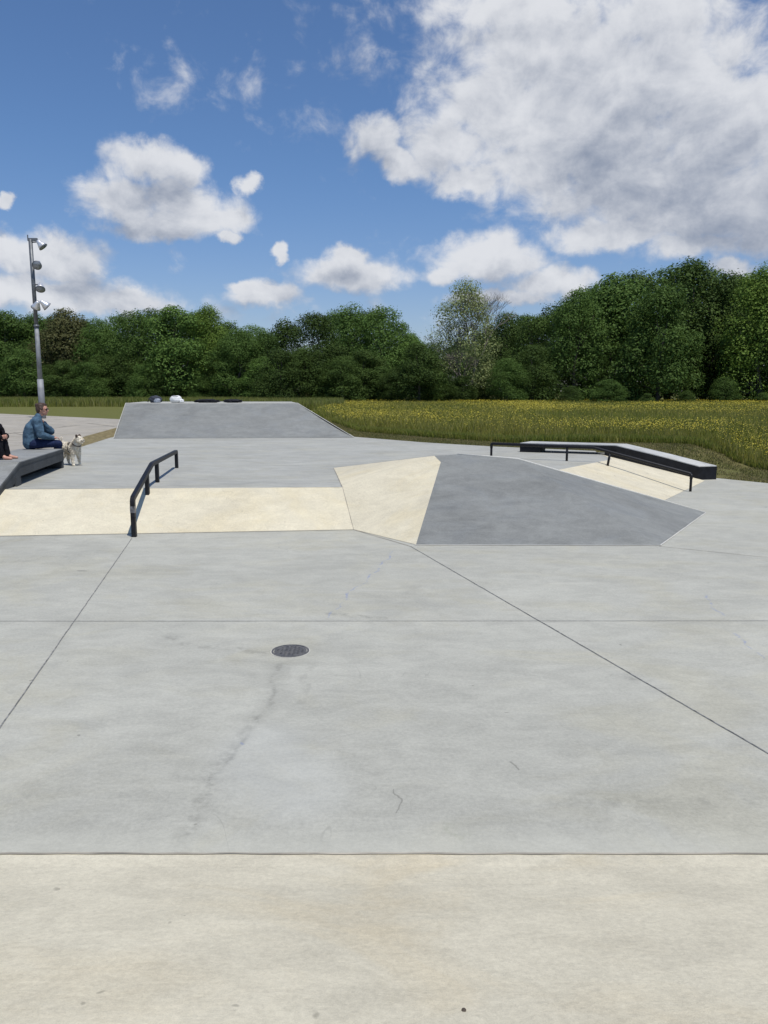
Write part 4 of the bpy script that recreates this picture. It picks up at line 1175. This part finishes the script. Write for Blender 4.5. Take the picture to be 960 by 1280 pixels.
variants = []
specs = [  # H, R, low, lobes, leaves, leaf, material
    (12, 4.6, 0.04, 76, 36000, 0.21, 'leaf_mid'), (12, 4.2, 0.05, 64, 24000, 0.24, 'leaf_dark'), (12, 5.0, 0.03, 87, 27000, 0.27, 'leaf_mid'),
    (12, 4.4, 0.05, 57, 24000, 0.27, 'leaf_bright'), (12, 3.6, 0.05, 60, 22500, 0.24, 'leaf_dark'), (12, 4.8, 0.06, 72, 25500, 0.29, 'leaf_olive'),
    (12, 4.0, 0.04, 83, 25500, 0.22, 'leaf_bright'), (12, 4.5, 0.03, 95, 27000, 0.24, 'leaf_mid'),
]
for i, (H, Rr, low, lb, nl, lf, mt) in enumerate(specs):
    cm, L = crown_mesh('crown', 100 + i, H, Rr, low, lb, nl, lf)
    cm.materials.append(M[mt]); tm = trunk_mesh('trunk', 200 + i, H, L, 0.24)
    variants.append((cm, tm))

def plant_tree(name, px, d, top_py, var, width, rot, label, group, mat=None, cat='tree', zb=None):
    """tree whose foot stands at distance d in the direction of pixel column px"""
    cm, tm = variants[var]
    x_ = (px - CX) / F * (d * math.cos(PITCH)) ; z0 = ground_h(x_, d)
    topz = at_y(px, top_py, d).z
    sc = (topz - z0) / 11.6
    root = empty(name, (x_, d, z0 - 0.05), label, cat, group)
    root.scale = (sc * width, sc * width, sc); root.rotation_euler = (0, 0, rot)
    for nm, me in (('crown', cm), ('trunk', tm)):
        if mat and nm == 'crown':
            key = (me.name, mat)
            if key not in MCACHE:
                m2 = me.copy(); m2.materials.clear(); m2.materials.append(M[mat]); MCACHE[key] = m2
            me = MCACHE[key]
        o = bpy.data.objects.new(nm, me); COL.objects.link(o); o.parent = root
    return root
MCACHE = {}

GF = 'trees along the front of the far wood'
GB = 'trees deeper in the far wood'
GS = 'bushes along the foot of the far wood'
front_trees = [ # px, dist, top, variant, width, mat, label
    (-40, 100, 396, 0, 1.3, None, 'mid green tree cut off by the left border of the photo'),
    (14, 101, 394, 2, 1.15, None, 'broad mid green tree just left of the floodlight mast'),
    (48, 103, 399, 6, 0.95, 'leaf_mid', 'narrow green tree right behind the floodlight mast'),
    (88, 99, 393, 5, 1.05, 'leaf_olive', 'olive brown tinged tree next to the floodlight mast, on its right'),
    (128, 98, 404, 0, 0.95, None, 'lower green tree second to the right of the floodlight mast'),
    (172, 97, 394, 7, 1.15, None, 'mid green tree behind the left end of the far bank'),
    (222, 95, 388, 2, 1.2, None, 'big rounded tree above the middle of the far bank'),
    (262, 96, 389, 6, 0.85, 'leaf_bright', 'brighter green tree rising highest above the white sports bag'),
    (300, 93, 416, 0, 1.15, 'leaf_mid', 'low green tree in the dip left of the very dark rounded tree'),
    (335, 95, 418, 3, 0.9, 'leaf_mid', 'small tree at the lowest point of the left tree line'),
    (396, 88, 397, 1, 1.22, 'leaf_dark', 'very dark rounded tree above the right end of the far bank'),
    (440, 95, 387, 3, 0.85, 'leaf_mid', 'lighter green tree peeping out behind the very dark rounded tree'),
    (478, 93, 389, 7, 1.0, 'leaf_mid', 'green tree with a stepped top left of the pale bare-looking tree'),
    (513, 93, 422, 2, 0.95, None, 'lower dark green tree at the gap left of the pale bare-looking tree'),
    (633, 94, 396, 4, 0.95, None, 'slim dark tree just right of the pale bare-looking tree'),
    (668, 90, 400, 1, 1.05, None, 'dark tree with even crown left of the tall right-hand trees'),
    (716, 88, 370, 0, 0.95, 'leaf_mid', 'tall green tree stepping up towards the highest trees on the right'),
    (765, 92, 352, 5, 1.1, 'leaf_mid', 'tall dark tree behind the sunlit broad tree on the right'),
    (822, 84, 362, 3, 1.0, 'leaf_mid', 'broad sunlit tree in front of the highest trees on the right'),
    (858, 94, 334, 1, 1.05, None, 'highest dark tree of the wood, above the black ledge'),
    (900, 92, 350, 4, 1.0, None, 'dark tall tree left of the rightmost sunlit tree'),
    (948, 84, 342, 6, 1.05, 'leaf_bright', 'tall sunlit tree at the right border of the photo'),
    (1010, 86, 330, 2, 1.1, None, 'tall green tree cut off by the right border of the photo'),
]
for i, (px, d, top, var, wd_, mt, lb) in enumerate(front_trees):
    plant_tree('broadleaf_tree', px, d, top, var, wd_, i * 1.3, lb, GF, mt)
back = [(-10, 112, 402), (35, 112, 402), (70, 112, 402), (110, 112, 406), (150, 110, 400), (195, 110, 392), (245, 110, 396), (285, 110, 408), (318, 110, 412), (360, 108, 405), (420, 108, 396),
        (460, 108, 394), (500, 108, 408), (540, 108, 432), (575, 108, 428), (610, 108, 412), (650, 106, 400), (690, 106, 388), (740, 106, 366), (790, 106, 350), (835, 106, 342), (880, 106, 346), (925, 104, 352), (975, 104, 345), (1040, 104, 350), (-80, 112, 400)]
for i, (px, d, top) in enumerate(back):
    plant_tree('broadleaf_tree', px, d, top, (i * 3) % 8, 1.15, i * 2.1, 'dense green tree in the back row, mostly hidden by trees in front', GB, 'leaf_dark' if i % 2 else 'leaf_mid')
rb2 = random.Random(5)
px = -30; i = 0
while px < 1010:
    top = 452 + rb2.uniform(-14, 16) if px < 500 or px > 690 else 440 + rb2.uniform(-8, 14)
    if 525 < px < 615: top = 474 + rb2.uniform(-8, 6)
    d = 84 + rb2.uniform(-2, 3) if px > 330 else 93 + rb2.uniform(-2, 2)
    if px > 690:
        d = 79 + rb2.uniform(-2, 2); top = 482 + rb2.uniform(-10, 10); px += 22
    plant_tree('bush', px, d, top, [1, 0, 4, 7, 2][i % 5], 1.5 if px < 690 else 1.8, i * 1.7, 'rounded dark green bush along the foot of the wood', GS, ['leaf_dark', 'leaf_dark', 'leaf_mid'][i % 3], cat='bush')
    px += 24 + rb2.uniform(-4, 8); i += 1

# pale, thinly leaved tree with visible branches
def pale_tree(px, d, top):
    x_ = (px - CX) / F * d; z0 = ground_h(x_, d); H = at_y(px, top, d).z - z0
    root = empty('pale_tree', (x_, d, z0 - .05), 'tall pale brown tree with thin leaves and fine branches against the sky', 'tree')
    g_ = random.Random(42); bm = bmesh.new(); tips = []
    def grow(p, dirv, ln, r_, depth):
        q_ = p + dirv * ln
        m_ = p.lerp(q_, .5) + Vector((g_.uniform(-1, 1), g_.uniform(-1, 1), 0)) * ln * .06
        sweep(bm, [p, m_, q_], [r_, r_ * .85, r_ * .65], 6 if depth < 2 else 3, caps=False)
        if depth >= 3: tips.append((m_, q_, ln))
        if depth == 6: return
        for k in range(3 if depth < 4 else 2 + (g_.random() < .6)):
            nd = (dirv + Vector((g_.uniform(-1, 1), g_.uniform(-1, 1), g_.uniform(-.25, .35))) * (0.62 if depth > 1 else .40)).normalized()
            grow(q_, nd, ln * g_.uniform(.66, .84), r_ * .6, depth + 1)
    for a in range(3):
        dv = Vector((0.22 * math.cos(a * 2.1 + .3), 0.22 * math.sin(a * 2.1 + .3), 1)).normalized()
        grow(Vector((x_, d, z0 - .1)) + Vector((.25 * math.cos(a*2.1), .25 * math.sin(a*2.1), 0)), dv, H * (.20 - .05 * a), .15, 0)
    mx_ = max(v_.co.z for v_ in bm.verts) - z0
    k_ = H / mx_
    for v_ in bm.verts: v_.co = Vector((x_ + (v_.co.x - x_) * k_ * .95, d + (v_.co.y - d) * k_ * .95, z0 + (v_.co.z - z0) * k_))
    from_bm('trunk', bm, M['bark_pale'], root, True)
    me, _ = crown_mesh('crown', 77, H * 1.0, 4.3, 0.10, 85, 19000, 0.20, 1.0)
    me.transform(Matrix.Translation((x_, d, z0)))
    link('crown', me, M['leaf_pale'], root)
pale_tree(579, 86, 355)
plant_tree('broadleaf_tree', 534, 87, 440, 0, 0.9, 0.4, 'short green tree below the pale bare-looking tree', GF, 'leaf_mid')

# ------------------------------------------------------------------ light
EL = R(68); 
to_sun = Vector((0.58, -0.80, 0)).normalized() * math.cos(EL) + Vector((0, 0, math.sin(EL)))
sd = bpy.data.lights.new('sun', 'SUN'); sd.energy = 3.75; sd.angle = R(0.53); sd.color = (1.0, 0.955, 0.89)
so = bpy.data.objects.new('sun', sd); COL.objects.link(so)
so.rotation_euler = (-to_sun).to_track_quat('-Z', 'Y').to_euler()
so.location = (0, 0, 30)

world = bpy.data.worlds.new('World'); scene.world = world; world.use_nodes = True
wt = NT(world.node_tree); wt.n.clear()
wo = wt.new('ShaderNodeOutputWorld'); bg = wt.new('ShaderNodeBackground')
sky = wt.new('ShaderNodeTexSky'); sky.sky_type = 'NISHITA'; sky.sun_disc = False
sky.sun_elevation = EL; sky.sun_rotation = math.atan2(to_sun.x, to_sun.y)
sky.altitude = 100; sky.air_density = 1.0; sky.dust_density = 0.6; sky.ozone_density = 2.2
bg.inputs['Strength'].default_value = 0.10
tc = wt.new('ShaderNodeTexCoord').outputs['Generated']
sx_ = wt.new('ShaderNodeSeparateXYZ'); wt.put(sx_.inputs[0], wt.vec('NORMALIZE', tc))
azn = wt.math('ARCTAN2', sx_.outputs['X'], sx_.outputs['Y']); eln = wt.math('ARCSINE', sx_.outputs['Z'])
cmb = wt.new('ShaderNodeCombineXYZ'); wt.put(cmb.inputs[0], azn); wt.put(cmb.inputs[1], eln)
AE = cmb.outputs[0]

def ae(px, py):
    d = ray(px, py).normalized(); return math.atan2(d.x, d.y), math.asin(d.z)
blobs = [ # px, py, rx, ry, weight
 (700,60,190,75,1),(800,110,205,115,1),(625,140,110,80,1),(905,170,120,120,1),(720,190,165,85,1),(560,180,65,50,1),(585,225,50,28,.9),(800,240,150,58,1),(900,262,120,58,1),
 (760,290,105,26,.9),(868,302,100,24,.9),(465,168,34,36,.95),(492,200,24,20,.8),(650,8,130,38,.9),(820,20,110,50,.95),(530,8,30,16,.6),(560,60,50,40,.5),
 (185,203,50,30,1),(228,212,36,28,1),(150,250,60,32,1),(232,258,80,34,1),(272,274,44,26,1),(200,282,75,20,.8),(288,298,16,9,.8),(313,238,13,17,.8),
 (-5,305,45,30,1),(70,325,85,30,1),(40,362,120,28,.85),(130,378,100,16,.8),(210,386,70,10,.6),(4,250,15,9,.7),(-60,330,80,60,.9),
 (440,342,78,26,1),(438,316,34,16,.9),(338,370,62,19,1),(300,357,30,10,.8),(347,313,12,11,.7),(320,405,50,12,.45),
 (610,322,85,32,1),(692,356,66,28,1),(560,338,50,16,.8),(640,372,105,14,.7),(518,325,26,9,.5),(520,402,34,14,.6),(240,314,8,5,.5),(209,314,12,6,.5),
 (918,338,32,16,.9),
 (245,88,27,17,.42),(266,110,18,10,.36),(372,126,20,13,.42),(478,95,13,11,.55),(403,150,16,12,.33),(412,82,12,9,.3),(500,75,30,14,.35),
 (1080,150,120,160,1),(1150,330,150,60,.9),(-200,200,90,50,.9),(-330,330,150,50,.9),(900,-200,260,80,.9),(200,-260,150,60,.8)]
def noise2(v, scale, detail, rough=.5, dist=0.0, out='Fac'):
    n = wt.new('ShaderNodeTexNoise', noise_dimensions='2D'); wt.put(n.inputs['Vector'], v)
    n.inputs['Scale'].default_value = scale; n.inputs['Detail'].default_value = detail; n.inputs['Roughness'].default_value = rough; n.inputs['Distortion'].default_value = dist
    return n.outputs[out]
# ragged, billowing edges
warp = wt.vec('MULTIPLY', wt.vec('SUBTRACT', noise2(AE, 13, 2, .5, 0, 'Color'), (.5, .5, .5)), (.050, .036, 0))
warp2 = wt.vec('MULTIPLY', wt.vec('SUBTRACT', noise2(AE, 46, 4, .6, 0, 'Color'), (.5, .5, .5)), (.018, .015, 0))
PW = wt.vec('ADD', AE, wt.vec('ADD', warp, warp2))
def blob_field(P):
    acc = None
    for (bx, by, rx, ry, wgt) in blobs:
        a0, e0 = ae(bx, by); a1, _ = ae(bx + rx, by); a2, _ = ae(bx - rx, by); _, e1_ = ae(bx, by - ry); _, e2 = ae(bx, by + ry)
        ra_ = max(0.004, abs(a1 - a2) / 2) * 1.15; re_ = max(0.004, abs(e1_ - e2) / 2) * 1.15
        q_ = wt.new('ShaderNodeVectorMath', operation='MULTIPLY_ADD'); wt.put(q_.inputs[0], P); q_.inputs[1].default_value = (1 / ra_, 1 / re_, 0); q_.inputs[2].default_value = (-a0 / ra_, -e0 / re_, 0)
        L_ = wt.vec('LENGTH', q_.outputs[0])
        val = wt.math('SUBTRACT', 1.0, L_) if wgt >= .65 else wt.math('MULTIPLY_ADD', L_, -wgt * .12, wgt * .12)
        acc = val if acc is None else wt.math('SMOOTH_MAX', acc, val, 0.14)
    return wt.math('MINIMUM', wt.math('MULTIPLY', acc, 1.6), 1.55)
def fbm(v): return wt.math('MULTIPLY', wt.math('SUBTRACT', noise2(wt.vec('MULTIPLY', v, (1, 1.3, 1)), 17, 8, .60, .2), .5), 1.75)
def puff(v):
    vor = wt.new('ShaderNodeTexVoronoi', feature='F1', voronoi_dimensions='2D'); wt.put(vor.inputs['Vector'], wt.vec('ADD', v, warp2)); vor.inputs['Scale'].default_value = 30
    return wt.math('MULTIPLY', wt.math('SUBTRACT', .38, vor.outputs['Distance']), .28)
AE2 = wt.vec('ADD', AE, (0.003, 0.015, 0)); PW2 = wt.vec('ADD', PW, (0.006, 0.030, 0))
B0 = blob_field(PW); N0 = wt.math('ADD', fbm(AE), puff(AE)); D0 = wt.math('ADD', B0, N0)
B2 = blob_field(PW2); N2 = wt.math('ADD', fbm(AE2), puff(AE2))
alpha = wt.ramp(D0, -0.12, 0.85)
lit = wt.math('ADD', wt.math('MULTIPLY', wt.math('SUBTRACT', B0, B2), 0.42), wt.math('MULTIPLY', wt.math('SUBTRACT', N0, N2), 0.75))
shade_n = noise2(wt.vec('MULTIPLY', AE, (1, 1.5, 1)), 5.0, 7, .60, .3)
thick = wt.math('ADD', wt.ramp(D0, 0.3, 1.9, 0.0, 0.40), wt.ramp(shade_n, .30, .70, -.36, .46, False))
raw = wt.math('ADD', wt.math('SUBTRACT', 0.64, thick), lit)
br = wt.ramp(raw, -0.55, 1.20, 0.0, 1.0)
ccol = wt.mix(br, (2.5, 2.95, 3.9), (7.5, 7.65, 8.0))
hz = wt.ramp(eln, 0.0, 0.30, 1.0, 0.0)
skc = wt.mix(1.0, sky.outputs[0], wt.mix(hz, (0.72, 0.90, 1.12), (0.84, 0.86, 1.04)), 'MULTIPLY')
fin = wt.mix(wt.math('MULTIPLY', alpha, 0.96), skc, ccol)
wt.put(bg.inputs['Color'], fin); wt.l.new(bg.outputs[0], wo.inputs[0])
world.cycles.sampling_method = 'MANUAL'; world.cycles.sample_map_resolution = 512

# ------------------------------------------------------------------ camera and view
cd = bpy.data.cameras.new('camera'); co = bpy.data.objects.new('camera', cd); COL.objects.link(co)
cd.sensor_fit = 'VERTICAL'; cd.sensor_height = 24.0; cd.sensor_width = 18.0; cd.lens = F / 1280 * 24.0
co.location = CAM; co.rotation_euler = (math.pi / 2 - PITCH, 0, 0)
cd.clip_start = 0.05; cd.clip_end = 5000
scene.camera = co
scene.render.resolution_x = 768; scene.render.resolution_y = 1024
vs_ = scene.view_settings; vs_.view_transform = 'Standard'; vs_.look = 'None'; vs_.gamma = 1; vs_.use_curve_mapping = False; vs_.exposure = 0.0
